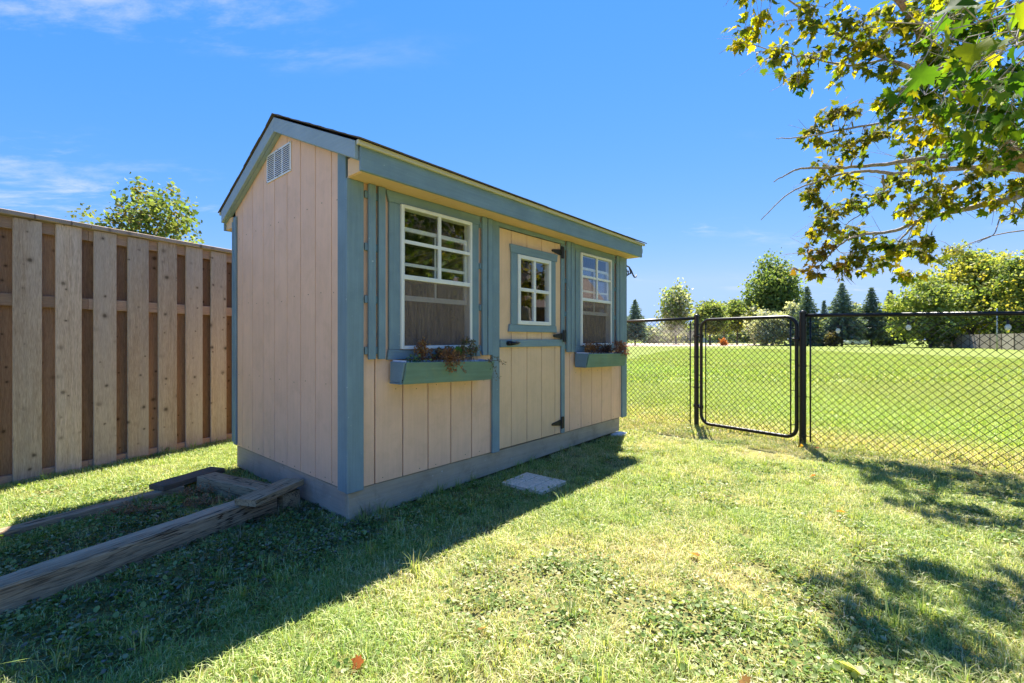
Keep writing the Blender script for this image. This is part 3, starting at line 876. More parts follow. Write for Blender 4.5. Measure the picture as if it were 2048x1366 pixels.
# one broad green leaf plant in the near planter
bl = empty('leafy_plant', boxpt(.80, .10, .985), PHI, 'plant with one broad green leaf standing in the near planter', 'plant', 'plants in the planter boxes')
V, F, K = [], [], []
for (ox, oz, s, tilt, spin) in ((.0, .035, .085, .3, .25), (.025, .05, .07, .1, -.3), (-.04, .02, .06, .6, .6)):
    out = [(0, 0), (.38, .08), (.56, .40), (.40, .75), (0, 1.0), (-.40, .75), (-.56, .40), (-.38, .08)]
    b = len(V); cpt = Matrix.Rotation(spin, 3, 'Y') @ Vector((0, 0, .45 * s))
    V.append((ox + cpt.x, -.02, oz + cpt.z))
    for (x, y) in out:
        p = Matrix.Rotation(spin, 3, 'Y') @ Vector((x * s, -abs(x) * s * .3 - y * s * tilt * .4, y * s)); V.append((ox + p.x, p.y, oz + p.z))
    for i in range(8): F.append((b, b + 1 + i, b + 1 + (i + 1) % 8))
    K += [(.09, .20, .03)] * 9
for i in range(3): pass
me = numpy_mesh('leaf', np.array(V), np.array(F), M['dead'], np.array(K)); o = bpy.data.objects.new('leaf', me); link(o, bl)
MB().tube([(0, 0, -.01), (0, -.005, .04)], .003, 5).build('stem', plain('green_stem', (.10, .16, .05)), bl)

for (x_, y_, lab) in ((-2.22, 3.36, 'clump of dried brown weeds by the cross timber of the garden bed'), (-2.10, 3.12, 'dried brown weeds in the middle of the garden bed'), (-2.46, 2.98, 'dried straw coloured weeds in the garden bed near the back timber')):
    p_ = plant('dried_weed', (x_, y_, 0), .4, lab, 26, .13, .09, [(.34, .20, .10), (.40, .26, .14), (.26, .15, .08)], (.34, .22, .12), 16, .016)
    p_['group'] = 'dried weeds in the garden bed'
# hanging-basket bracket on the far corner
pb = sh(L + .025, .02, 2.0)
br = empty('plant_hanger', pb, PHI, 'black scrolled iron plant hanger on the far shed corner', 'bracket')
br.scale = (1.45, 1.2, 1.15)
MB().box(0, .006, -.014, .014, -.085, .085).build('back_plate', M['black_iron'], br, bevel=.002)
def curl(c, r0, r1, a0, a1, n=16): return [Vector((c[0] + (r0 + (r1 - r0) * i / n) * math.cos(a0 + (a1 - a0) * i / n), 0, c[1] + (r0 + (r1 - r0) * i / n) * math.sin(a0 + (a1 - a0) * i / n))) for i in range(n + 1)]
arm = [Vector((.004, 0, .045)), Vector((.05, 0, .066)), Vector((.10, 0, .058)), Vector((.145, 0, .025)), Vector((.18, 0, -.02)), Vector((.205, 0, -.04)), Vector((.232, 0, -.036)), Vector((.245, 0, -.01))]
MB().tube(arm, .008, 6).build('arm', M['black_iron'], br, smooth=True)
for pth in (curl((.045, .015), .035, .008, 2.2, 8.0), curl((.10, .005), .036, .008, 1.4, -4.6), curl((.04, -.035), .03, .006, 2.0, -3.8)):
    MB().tube(pth, .0065, 5).build('scroll', M['black_iron'], br, smooth=True)
MB().tube([Vector((.004, 0, -.07)), Vector((.05, 0, -.045)), Vector((.10, 0, -.02)), Vector((.16, 0, .005))], .007, 5).build('brace', M['black_iron'], br, smooth=True)

# ------------------------------------------------------------------ wooden fence on the left
FA = Vector((-3.917, 3.723, 0)); FDIR = Vector((.42708, .90421, 0)); FANG = math.atan2(FDIR.y, FDIR.x)
fence = empty('wooden_fence', FA, FANG, 'tall board-on-board wooden fence with flat cap left of the shed', 'fence')
# local x runs along the fence, local -y faces the camera
front_pos = [-.098 + .2567 * k for k in range(-9, 24)]
for k, s in enumerate(front_pos):
    w = .169
    zt = 2.128 + random.uniform(-.008, .004); zb = random.uniform(-.01, .02)
    box('board', M['fence_front'], fence, s, s + w + random.uniform(-.003, .003), .0 + random.uniform(-.003, .001), .019, zb, zt, .002)
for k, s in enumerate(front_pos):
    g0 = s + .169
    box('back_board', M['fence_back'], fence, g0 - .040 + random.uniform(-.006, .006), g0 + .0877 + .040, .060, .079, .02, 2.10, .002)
xa, xb = front_pos[0], front_pos[-1] + .169
for (za, zb_) in ((2.03, 2.122), (1.418, 1.515), (.0, .072)):
    for i in range(3):
        xx0 = xa + (xb - xa) * i / 3; xx1 = xa + (xb - xa) * (i + 1) / 3
        box('rail', M['fence_rail'], fence, xx0 + .001, xx1 - .001, .0205, .0585, za, zb_, .003)
for i in range(3):
    xx0 = xa + (xb - xa) * i / 3; xx1 = xa + (xb - xa) * (i + 1) / 3
    box('cap', M['fence_cap'], fence, xx0 + .0015, xx1 - .0015, -.030, .112, 2.132, 2.170, .004)
for xx in (xa + .8, xa + 3.2, xa + 5.6, xb - .3):
    box('post', M['fence_rail'], fence, xx, xx + .09, .081, .171, -.2, 2.10, .004)

# ------------------------------------------------------------------ garden bed of old timbers
def beam(name, mat, p0, p1, w, z0, z1, label, cat='timber', group='timbers round the garden bed', bev=.008):
    p0, p1 = Vector(p0), Vector(p1)
    d = p1 - p0; ln = d.length; a = math.atan2(d.y, d.x)
    mid = (p0 + p1) / 2
    n = max(2, int(ln / .12))
    mb = MB()
    hz = (z1 - z0)
    rg = random.Random(int(ln * 1000) + int(w * 999))
    prof = [(-.5, 0), (-.5, .95), (-.465, 1.0), (.465, 1.0), (.5, .95), (.5, 0)]
    vs, fs = [], []
    for i in range(n + 1):
        x = -ln / 2 + ln * i / n
        for (py_, pz_) in prof:
            vs.append((x + rg.uniform(-.004, .004), py_ * w + rg.uniform(-.0018, .0018), pz_ * hz + (rg.uniform(-.0018, .0018) if pz_ > 0 else 0)))
    k = len(prof)
    for i in range(n):
        for j in range(k):
            fs.append((i * k + j, i * k + (j + 1) % k, (i + 1) * k + (j + 1) % k, (i + 1) * k + j))
    fs.append(tuple(range(k))); fs.append(tuple(n * k + j for j in range(k))[::-1])
    mb.add(vs, fs)
    o = mb.build(name, mat, None, loc=(mid.x, mid.y, z0), rot=(0, 0, a))
    # outward normals
    bm = bmesh.new(); bm.from_mesh(o.data); bmesh.ops.recalc_face_normals(bm, faces=bm.faces); bm.to_mesh(o.data); bm.free()
    return tag(o, label, cat, group)
TD = Vector((.425, .905, 0)).normalized(); TN = Vector((-TD.y, TD.x, 0))
F0 = Vector((-1.560, 3.045, 0)) + TN * .07
beam('timber', M['timber'], F0 - TD * 3.2, F0, .14, -.03, .128, 'long grey square timber along the front of the garden bed')
B1 = Vector((-2.50, 3.46, 0)); 
beam('timber', M['timber'], B1 - Vector((.47, .88, 0)) * 2.6, B1, .085, -.05, .052, 'sunken grey timber along the back of the garden bed by the fence')
X0_ = Vector((-1.500, 3.118, 0)); X1_ = Vector((-2.36, 3.535, 0))
beam('timber', M['plank'], X0_, X1_, .135, -.03, .112, 'short cross timber closing the garden bed beside the shed')
beam('plank', M['plank_dark'], (-2.585, 3.33, 0), (-2.44, 3.80, 0), .15, .054, .092, 'dark plank lying on the back end of the garden bed', 'plank', 'planks lying on the timbers')
beam('plank', M['plank'], (-1.632, 2.800, 0), (-1.530, 3.225, 0), .15, .132, .172, 'mossy plank lying over the front corner of the garden bed', 'plank', 'planks lying on the timbers')

# ------------------------------------------------------------------ concrete paver below the door
pc = sh(1.375, -.395)
pv = MB()
hw, hd_ = .175, .20
pav = empty('paving_slab', (pc.x, pc.y, 0), PHI + .05, 'grooved grey concrete slab in the grass below the shed door', 'paving slab')
MB().box(-hw, hw, -hd_, hd_, -.03, .012).build('slab', M['concrete'], pav, bevel=.006)
ys = [-.2, -.072, .062, .2]
for i in range(3):
    cuts = [-.175, -.02, .175] if i != 1 else [-.175, .07, .175]
    for a, b in zip(cuts[:-1], cuts[1:]):
        box('stone_face', M['concrete'], pav, a + .004, b - .004, ys[i] + .004, ys[i + 1] - .004, .010, .022, .006)

# ------------------------------------------------------------------ chain-link fence and gate
def wall_map(p0, p1, za, zb):
    d = p1 - p0; ln = d.length; d = d / ln; nrm = Vector((d.y, -d.x, 0))
    def f(s, t, off=0.0):
        return p0 + d * s + nrm * off + Vector((0, 0, t))
    return f, ln, lambda s: za + (zb - za) * s / ln
def link_mesh(f, ln, top, z0, s0, s1, name, parent, pitch=.068, rad=.0031, rounded=0.0):
    """woven diagonals clipped to the panel"""
    V, F = [], []
    def clip(c, sgn):
        # z = sgn*s + c within s0..s1 and z0..top(s)
        a, b = s0, s1
        lo = []
        for k in range(61):
            s = a + (b - a) * k / 60; z = sgn * s + c
            ok = z0 <= z <= top(s) - .012
            if rounded and ok:
                for (cs, cz) in ((s0 + rounded, z0 + rounded), (s1 - rounded, z0 + rounded), (s0 + rounded, top(s) - rounded), (s1 - rounded, top(s) - rounded)):
                    if ((s < s0 + rounded and cs < (s0 + s1) / 2) or (s > s1 - rounded and cs > (s0 + s1) / 2)) and ((z < z0 + rounded and cz < .6) or (z > top(s) - rounded and cz > .6)):
                        if (s - cs) ** 2 + (z - cz) ** 2 > rounded ** 2: ok = False
            if ok: lo.append((s, z))
        if len(lo) < 2: return None
        return lo[0], lo[-1]
    span = s1 - s0
    for sgn in (1, -1):
        c = (z0 - span - sgn * s0 - 2) // pitch * pitch
        cmax = 2.2 + abs(s1) + span
        while c < cmax:
            r = clip(c, sgn)
            if r:
                (sa, za), (sb, zb) = r
                nseg = max(2, int(abs(sb - sa) / (pitch / 2)))
                b0 = len(V)
                for k in range(nseg + 1):
                    s = sa + (sb - sa) * k / nseg; z = za + (zb - za) * k / nseg
                    off = .0016 * (1 if (k % 2) else -1) * sgn
                    for q in range(3):
                        th = 2 * math.pi * q / 3
                        V.append(tuple(f(s + rad * .7 * math.cos(th) * -sgn, z + rad * .7 * math.cos(th), off + rad * math.sin(th))))
                for k in range(nseg):
                    for q in range(3):
                        F.append((b0 + k * 3 + q, b0 + k * 3 + (q + 1) % 3, b0 + (k + 1) * 3 + (q + 1) % 3, b0 + (k + 1) * 3 + q))
            c += pitch
    me = numpy_mesh(name, np.array(V), np.array(F), M['black'])
    o = bpy.data.objects.new(name, me); link(o, parent); tag(o, kind='stuff')
    return o
def pipe(name, parent, pts, r, sides=10):
    return MB().tube(pts, r, sides).build(name, M['black'], parent, smooth=True)
def post(parent, p, h, r=.032):
    prof = [(r, -.3), (r, h - .02), (r + .004, h - .02), (r + .004, h - .004), (r * .75, h + .012), (r * .3, h + .018)]
    return MB().lathe(prof, 14, (p.x, p.y, 0)).build('post', M['black'], parent, smooth=False)
def bands(parent, f, sp, sb, zs):
    for z in zs:
        MB().tube([f(sp, z), f(sb + (.012 if sb > sp else -.012), z)], .0045, 6).build('tension_band', M['black'], parent)
        MB().tube([f(sp, z - .010), f(sp, z + .010)], .037, 12).build('band_ring', M['black'], parent)
# left run (shed to gate)
fl = empty('chain_link_fence', CL[0], 0, 'short black chain-link fence run between the shed and the gate', 'fence', 'chain-link fence runs')
org = CL[0]
f, ln, top = wall_map(CL[0] - org, CL[1] - org, 1.405, 1.430)
link_mesh(f, ln, top, .02, .0, ln - .075, 'wire_mesh', fl)
pipe('top_rail', fl, [f(-.3, 1.398), f(ln, 1.430)], .0205)
post(fl, CL[1] - org, 1.468, .030)
pipe('tension_bar', fl, [f(ln - .080, .03), f(ln - .080, 1.40)], .0085, 6)
bands(fl, f, ln, ln - .080, (1.345, .92, .52))
# right run
fr_ = empty('chain_link_fence', CL[2], 0, 'long black chain-link fence run right of the gate', 'fence', 'chain-link fence runs')
org = CL[2]
f, ln, top = wall_map(CL[2] - org, CL[3] - org, 1.415, 1.372)
link_mesh(f, ln, top, .0, .065, ln, 'wire_mesh', fr_)
f2, ln2, top2 = wall_map(CL[3] - org, CL[4] - org, 1.372, 1.36)
link_mesh(f2, ln2, top2, .0, .0, ln2, 'wire_mesh', fr_)
pipe('top_rail', fr_, [f(0, 1.415), f(ln, 1.372), f2(ln2, 1.36)], .0205)
post(fr_, CL[2] - org, 1.455, .034)
post(fr_, f2(1.2, 0), 1.37, .026)
pipe('tension_bar', fr_, [f(.072, .03), f(.072, 1.39)], .0085, 6)
bands(fr_, f, 0, .072, (1.33, .86, .52, .09))
# gate
org = CL[1]
f, ln, top = wall_map(CL[1] - org, CL[2] - org, 1.412, 1.402)
gate = empty('chain_link_gate', CL[1], 0, 'black tubular chain-link gate with rounded corners between two posts', 'gate')
s0, s1, zb, zt, rr = .068, ln - .060, .055, 1.405, .115
loop = []
for (cs, cz, a0) in ((s1 - rr, zb + rr, -90), (s1 - rr, zt - rr, 0), (s0 + rr, zt - rr, 90), (s0 + rr, zb + rr, 180)):
    for k in range(7):
        a = R(a0 + 15 * k); loop.append(f(cs + rr * math.cos(a), cz + rr * math.sin(a)))
loop.append(loop[0].copy())
MB().tube(loop, .0205, 10, cap=False).build('frame', M['black'], gate, smooth=True)
link_mesh(f, ln, lambda s: zt - .0, zb + .012, s0 + .055, s1 - .055, 'wire_mesh', gate, rounded=.0)
for s in (s0 + .062, s1 - .062):
    pipe('tension_bar', gate, [f(s, zb + .02), f(s, zt - .03)], .0075, 6)
for z in (1.28, .92, .58, .2):
    MB().tube([f(s0, z), f(s0 + .072, z)], .0045, 6).build('tie', M['black'], gate)
    MB().tube([f(s1, z), f(s1 - .072, z)], .0045, 6).build('tie', M['black'], gate)
for z in (1.20, .275):
    MB().tube([f(-.010, z, .03), f(.035, z - .006, .028), f(s0 + .012, z - .010, .012)], .013, 8).build('hinge', M['black'], gate)
    MB().tube([f(0, z - .018), f(0, z + .018)], .040, 12).build('hinge_ring', M['black'], gate)
    MB().tube([f(s0, z - .028), f(s0, z + .012)], .028, 12).build('hinge_ring', M['black'], gate)
MB().tube([f(s1 - .04, 1.155, .02), f(s1 + .02, 1.16, .022), f(ln - .02, 1.155, .03)], .012, 8).build('latch', M['black'], gate)
MB().tube([f(s1, 1.13), f(s1, 1.18)], .029, 12).build('latch_ring', M['black'], gate)

# string of clear bulbs on the right fence run
bulb_m, bn, bl_, bb = nodes('clear_bulb_glass')
bb.inputs['Base Color'].default_value = (.92, .95, .88, 1); bb.inputs['Roughness'].default_value = .12
trb = bn.new('ShaderNodeBsdfTransparent'); msb = bn.new('ShaderNodeMixShader'); msb.inputs[0].default_value = .45
bl_.new(trb.outputs[0], msb.inputs[1]); bl_.new(bb.outputs[0], msb.inputs[2]); bl_.new(msb.outputs[0], bn['Material Output'].inputs['Surface'])
f, ln, top = wall_map(CL[2], CL[3], 1.415, 1.372)
org = f(.3, 0)
sl_ = empty('string_light', org, 0, 'string of clear glass bulbs strung along the right chain-link run', 'string light')
def on_fence(px, py):
    k = (px - CX) / FPX
    d = (CL[3] - CL[2]); t_ = (k * CL[2].y - CL[2].x) / (d.x - k * d.y); p = CL[2] + d * t_
    return at(px, py, p.y - .035)
bp_ = [on_fence(1676, 652), on_fence(1817, 644.5), on_fence(2016, 643)]
cord = [f(.02, 1.30) - org + Vector((0, -.03, 0))]
for i, p in enumerate(bp_):
    q = p - org
    if cord: 
        m_ = (cord[-1] + q) / 2; m_.z -= .04; cord.append(m_)
    cord.append(q + Vector((0, 0, .006)))
m_ = cord[-1] + Vector((.3, -.3, -.05)); cord.append(m_)
MB().tube(cord, .0028, 5).build('cord', M['black'], sl_, smooth=True)
for p in bp_:
    q = p - org
    MB().lathe([(.004, .012), (.010, .010), (.011, -.020), (.009, -.024)][::-1], 10).build('socket', M['black'], sl_, loc=q)
    MB().lathe([(.002, -.078), (.012, -.074), (.020, -.060), (.022, -.046), (.016, -.032), (.009, -.024)], 12).build('bulb', bulb_m, sl_, loc=q, smooth=True)

# ------------------------------------------------------------------ leaves
OUT = maple_outline(); NO = len(OUT)
LV = np.zeros((NO + 1, 3)); LV[0] = (0, .30, 0)
for i, (x, y) in enumerate(OUT): LV[i + 1] = (x, y, 0)
LV[:, 2] = .16 * np.abs(LV[:, 0]) - .16 * LV[:, 1] ** 2
LF = np.array([(0, i + 1, (i + 1) % NO + 1) for i in range(NO)])
def rot_from(dirv, nrm):
    """columns: x side, y along the leaf, z face"""
    y = dirv / np.linalg.norm(dirv, axis=1, keepdims=True)
    z = nrm - y * np.sum(nrm * y, 1, keepdims=True); z /= (np.linalg.norm(z, axis=1, keepdims=True) + 1e-9)
    x = np.cross(y, z)
    return np.stack([x, y, z], 2)
def leaf_cloud(P, D, N, S, K):
    Rm = rot_from(D, N)
    n, k = len(P), len(LV)
    lv = np.repeat(LV[None], n, 0); rgl = np.random.default_rng(77)
    lv[:, :, 2] = .16 * rgl.uniform(-.4, 3.0, (n, 1)) * np.abs(lv[:, :, 0]) - .16 * rgl.uniform(-.3, 3.4, (n, 1)) * lv[:, :, 1] ** 2 + rgl.normal(0, .025, (n, k))
    lv[:, :, 0] *= rgl.uniform(.75, 1.1, (n, 1))
    V = np.einsum('nij,nkj->nki', Rm, lv) * S[:, None, None] + P[:, None, :]
    F = (LF[None] + (np.arange(n) * k)[:, None, None]).reshape(-1, 3)
    col = np.repeat(K, k, axis=0).reshape(n, k, 3).copy()
    return V.reshape(-1, 3), F, col.reshape(-1, 3)
def smooth_path(pts, n=6):
    pts = [Vector(p) for p in pts]
    if len(pts) < 3: return pts
    out = []
    for i in range(len(pts) - 1):
        p0, p1, p2, p3 = pts[max(i - 1, 0)], pts[i], pts[i + 1], pts[min(i + 2, len(pts) - 1)]
        for k in range(n):
            t = k / n
            out.append(.5 * ((2 * p1) + (p2 - p0) * t + (2 * p0 - 5 * p1 + 4 * p2 - p3) * t * t + (3 * p1 - p0 - 3 * p2 + p3) * t ** 3))
    out.append(pts[-1])
    return out

# ------------------------------------------------------------------ the maple at the right
TB = Vector((6.35, 5.35, 0))
maple = empty('maple_tree', TB, 0, 'maple tree with turning yellow green leaves overhanging the right side', 'tree')
rgm = random.Random(5)
samples = []                               # points on limbs that twigs may start from
def limb(name, pts, r0, r1, mat, sides=8, wob=.0):
    path = smooth_path(pts)
    n = len(path)
    path = [p + Vector((rgm.uniform(-wob, wob), rgm.uniform(-wob, wob), rgm.uniform(-wob, wob))) if 0 < i < n - 1 else p for i, p in enumerate(path)]
    rad = [r0 + (r1 - r0) * (i / (n - 1)) ** .8 for i in range(n)]
    MB().tube([p - TB for p in path], rad, sides).build(name, mat, maple, smooth=True)
    for p, r in zip(path, rad): samples.append((p, r))
fork = Vector((6.1, 5.2, 1.9))
limb('trunk', [TB + Vector((0, 0, -.2)), TB + Vector((-.02, 0, .6)), Vector((6.22, 5.27, 1.3)), fork], .19, .15, M['bark'], 14, .01)
limb('trunk', [fork, Vector((6.2, 5.3, 3.0)), Vector((6.5, 5.5, 4.4)), Vector((6.6, 5.7, 6.0))], .14, .04, M['bark'], 10, .02)
hub = at(2085, 345, 4.55)
limb('branch', [fork, Vector((5.7, 4.95, 2.45)), hub], .12, .085, M['bark_brown'], 10, .01)
limb('branch', [hub, at(2040, 318, 4.4), at(1990, 262, 4.25), at(1935, 203, 4.1), at(1880, 130, 4.0), at(1830, 45, 3.95), at(1790, -15, 3.9), at(1730, -110, 3.9)], .072, .022, M['bark_brown'], 10, .006)
limb('branch', [hub, at(2000, 322, 4.5), at(1930, 309, 4.6), at(1850, 316, 4.7), at(1770, 328, 4.85), at(1690, 335, 5.0), at(1610, 336, 5.15), at(1575, 348, 5.2), at(1547, 364, 5.25)], .040, .005, M['bark'], 8, .006)
limb('branch', [hub, at(1990, 335, 4.55), at(1900, 338, 4.7), at(1800, 347, 4.9), at(1745, 342, 5.0), at(1700, 345, 5.1), at(1640, 362, 5.2), at(1580, 385, 5.3), at(1522, 440, 5.35)], .036, .004, M['bark'], 8, .006)
limb('branch', [hub, at(2048, 387, 4.5), at(1960, 411, 4.6), at(1900, 424, 4.75), at(1840, 442, 4.9), at(1780, 463, 5.0), at(1720, 470, 5.15), at(1680, 490, 5.25), at(1640, 530, 5.3)], .040, .006, M['bark'], 8, .006)
limb('branch', [at(1985, 335, 4.6), at(1930, 365, 4.7), at(1880, 402, 4.8), at(1840, 440, 4.9), at(1800, 480, 4.95), at(1780, 520, 5.0)], .022, .006, M['bark'], 7, .006)
limb('branch', [at(1935, 203, 4.1), at(1860, 228, 4.3), at(1789, 242, 4.5), at(1683, 260, 4.8), at(1600, 275, 4.95), at(1552, 277, 5.0)], .020, .004, M['bark'], 7, .006)
limb('branch', [at(1930, 200, 4.1), at(1850, 150, 4.15), at(1777, 119, 4.2), at(1717, 89, 4.25), at(1632, 47, 4.3), at(1607, 21, 4.3), at(1560, -10, 4.35)], .028, .006, M['bark'], 7, .006)
limb('branch', [at(1777, 119, 4.2), at(1700, 130, 4.25), at(1620, 115, 4.3), at(1540, 100, 4.35), at(1480, 85, 4.35)], .012, .003, M['bark'], 6, .008)
limb('branch', [at(1765, 350, 4.95), at(1766, 385, 5.0), at(1730, 420, 5.15), at(1690, 450, 5.25)], .012, .004, M['bark'], 6, .008)
limb('branch', [at(2060, 380, 4.5), at(2040, 420, 4.4), at(2000, 440, 4.35), at(1985, 470, 4.3), at(1955, 485, 4.3)], .010, .003, M['bark'], 6, .008)
limb('branch', [hub, Vector((4.9, 3.7, 3.0)), Vector((3.7, 2.75, 2.95)), Vector((2.75, 2.1, 2.72)), Vector((2.1, 1.72, 2.42)), at(1960, 45, 1.62)], .026, .0022, M['bark'], 7, .006)
limb('branch', [Vector((3.7, 2.75, 2.95)), at(2085, 60, 2.75), at(1990, 110, 2.75), at(1920, 150, 3.0), at(1850, 190, 3.3)], .010, .003, M['bark'], 7, .008)

CLU = [  # photo x, y, distance, radius in px, leaves, palette
 (1480,80,4.35,34,26,'y'),(1525,60,4.35,40,34,'y'),(1560,108,4.3,40,40,'m'),(1590,150,4.3,34,30,'y'),(1600,60,4.3,45,36,'m'),(1640,110,4.25,42,38,'m'),(1680,62,4.2,45,36,'m'),
 (1690,128,4.2,38,28,'y'),(1735,40,4.1,48,40,'m'),(1620,18,4.3,36,26,'m'),(1590,178,4.3,16,8,'g'),(1725,85,4.1,36,26,'y'),
 (1655,228,4.9,30,34,'o'),(1692,214,4.8,24,20,'o'),(1640,268,5.0,30,34,'o'),(1680,290,4.9,36,36,'o'),(1730,280,4.8,32,24,'o'),(1718,312,4.8,26,18,'m'),(1765,262,4.6,36,30,'o'),(1655,330,5.1,26,20,'o'),
 (1640,362,5.3,36,42,'o'),(1690,357,5.2,36,30,'m'),(1622,400,5.3,26,34,'o'),(1660,420,5.3,38,52,'o'),(1702,408,5.2,32,36,'m'),(1642,462,5.3,36,56,'o'),(1692,470,5.3,36,50,'m'),
 (1640,508,5.3,32,46,'b'),(1700,512,5.2,38,48,'o'),(1622,545,5.3,22,26,'b'),(1680,545,5.3,26,28,'b'),(1742,532,5.1,32,34,'m'),(1782,500,5.0,32,34,'m'),(1840,498,4.9,36,38,'o'),(1868,516,4.9,20,18,'o'),(1800,545,5.0,26,24,'y'),(1755,490,5.1,24,20,'g'),
 (1760,398,4.9,34,24,'m'),(1800,362,4.7,34,24,'o'),(1850,392,4.7,40,36,'m'),(1832,428,4.7,36,34,'y'),(1900,400,4.6,36,30,'m'),(1940,362,4.5,44,40,'m'),(1990,388,4.4,34,22,'y'),(2030,378,4.3,34,24,'m'),
 (1880,342,4.5,34,26,'m'),(1830,300,4.5,34,24,'m'),(1900,288,4.3,44,36,'g'),(1980,318,4.2,44,40,'m'),(2032,290,4.0,44,36,'g'),(2040,420,4.4,26,14,'m'),
 (1760,140,3.9,40,30,'m'),(1800,60,3.8,50,40,'m'),(1850,180,3.5,50,42,'g'),(1800,205,3.9,44,34,'m'),(1870,250,3.8,46,38,'y'),(1930,120,3.2,60,48,'g'),(1995,60,3.0,60,50,'g'),(1960,205,3.0,60,46,'g'),
 (2022,150,2.8,60,46,'g'),(2032,235,2.9,50,38,'g'),(1905,40,3.2,55,44,'g'),(1850,110,3.4,52,42,'m'),(1830,250,3.9,36,28,'y'),(1990,265,3.2,44,32,'g'),(1870,20,3.2,50,36,'m'),
]
PAL = {
 'g': [(.045, .105, .016), (.065, .135, .02), (.09, .165, .024), (.13, .20, .026), (.26, .28, .025)],
 'm': [(.075, .115, .02), (.11, .145, .024), (.17, .18, .028), (.36, .29, .025), (.25, .23, .028)],
 'o': [(.085, .105, .026), (.12, .135, .03), (.155, .165, .03), (.22, .20, .03), (.28, .21, .04)],
 'y': [(.44, .36, .02), (.38, .34, .025), (.20, .22, .026), (.12, .165, .022), (.40, .28, .025)],
 'n': [(.22, .27, .014), (.27, .30, .016), (.06, .12, .018), (.05, .10, .015)],
 'b': [(.11, .13, .028), (.19, .13, .035), (.25, .135, .04), (.15, .16, .028), (.30, .18, .03)],
}
LP, LD, LN, LS, LK = [], [], [], [], []
twigs = MB()
def cluster(c, rad, n, pal, size=(.050, .092), squash=.8, wind=Vector((-.35, -.1, -.15))):
    best = min(samples, key=lambda s: (s[0] - c).length + (0 if s[1] < .06 else .25))
    p0 = best[0]
    mid = p0.lerp(c, .55) + Vector((rgm.uniform(-.08, .08), rgm.uniform(-.08, .08), rgm.uniform(.0, .08)))
    main = smooth_path([p0, mid, c], 3)
    r_ = min(best[1] * .6, .009)
    twigs.tube([p - TB for p in main], [max(.0022, r_ * (1 - .65 * i / (len(main) - 1))) for i in range(len(main))], 5)
    tips = []
    for k in range(max(3, n // 7)):
        d = Vector((rgm.gauss(0, 1), rgm.gauss(0, 1), rgm.gauss(0, squash)));  d = d.normalized() * rad * rgm.uniform(.35, 1.05)
        st = main[rgm.randrange(len(main) // 2, len(main))]
        e = c + d
        m2 = st.lerp(e, .5) + Vector((rgm.uniform(-.03, .03), rgm.uniform(-.03, .03), rgm.uniform(-.01, .04)))
        twigs.tube([p - TB for p in (st, m2, e)], [.0028, .002, .0012], 4)
        tips.append((st, m2, e))
    for k in range(4):                      # bare twig ends poking out of the leaves
        st, m2, e = rgm.choice(tips)
        d = (e - st).normalized() * rad * rgm.uniform(.5, 1.1) + Vector((rgm.uniform(-.06, .02), rgm.uniform(-.05, .05), rgm.uniform(-.04, .07)))
        q = m2 + d * .6 + Vector((0, 0, rgm.uniform(-.02, .02)))
        twigs.tube([p - TB for p in (m2, q, m2 + d * 1.35)], [.0026, .002, .0014], 4)
    for k in range(n):
        st, m2, e = rgm.choice(tips)
        t = rgm.uniform(.45, 1.0); b = m2.lerp(e, (t - .45) / .55)
        pet = Vector((rgm.gauss(0, 1), rgm.gauss(0, 1), rgm.gauss(-.25, .7))).normalized()
        s = rgm.uniform(*size)
        q = b + pet * s * rgm.uniform(.3, .9)
        twigs.tube([b - TB, q - TB], .0009, 3, cap=False)
        LP.append(q); LD.append((pet * .8 + wind + Vector((0, 0, -.35))).normalized())
        LN.append(Vector((rgm.gauss(0, .55), rgm.gauss(-.15, .55), rgm.gauss(.8, .4))))
        LS.append(s)
        cc = rgm.choice(PAL[pal]); v_ = rgm.uniform(.75, 1.25)
        LK.append(tuple(x * v_ for x in cc))
CLU += [(1500, -30, 4.3, 45, 40, 'm'), (1560, -45, 4.3, 50, 44, 'm'), (1620, -60, 4.25, 50, 44, 'o'), (1540, -95, 4.3, 50, 40, 'm'), (1680, -40, 4.2, 50, 40, 'm'), (1480, -70, 4.35, 45, 34, 'y')]
CLU += [(px + rgm.uniform(-30, 40), py + rgm.uniform(-25, 25), Y + rgm.uniform(.25, .6), r * 1.1, int(n * .55), pal) for (px, py, Y, r, n, pal) in CLU if px > 1790]
for (px, py, Y, rpx, n, pal) in CLU:
    cluster(at(px, py, Y), rpx * 1.08 * Y / FPX, int(n * 1.4), pal)
# a few close leaves near the camera
for (px, py, Y, n) in ((1865, 60, 1.55, 2), (1950, 90, 1.65, 2), (1985, 25, 1.6, 2), (2035, 90, 1.75, 3), (1905, 165, 2.4, 9), (1985, 175, 2.3, 9), (1840, 150, 2.6, 9), (2025, 200, 2.4, 9), (1880, 225, 2.7, 9), (1950, 245, 2.6, 9), (1800, 175, 2.9, 9), (2030, 30, 2.2, 9), (1930, 30, 2.3, 9), (1960, 130, 2.4, 10)):
    cluster(at(px, py, Y), .07, n, 'n' if Y < 1.7 else 'g', (.095, .12) if Y < 1.7 else (.075, .105))
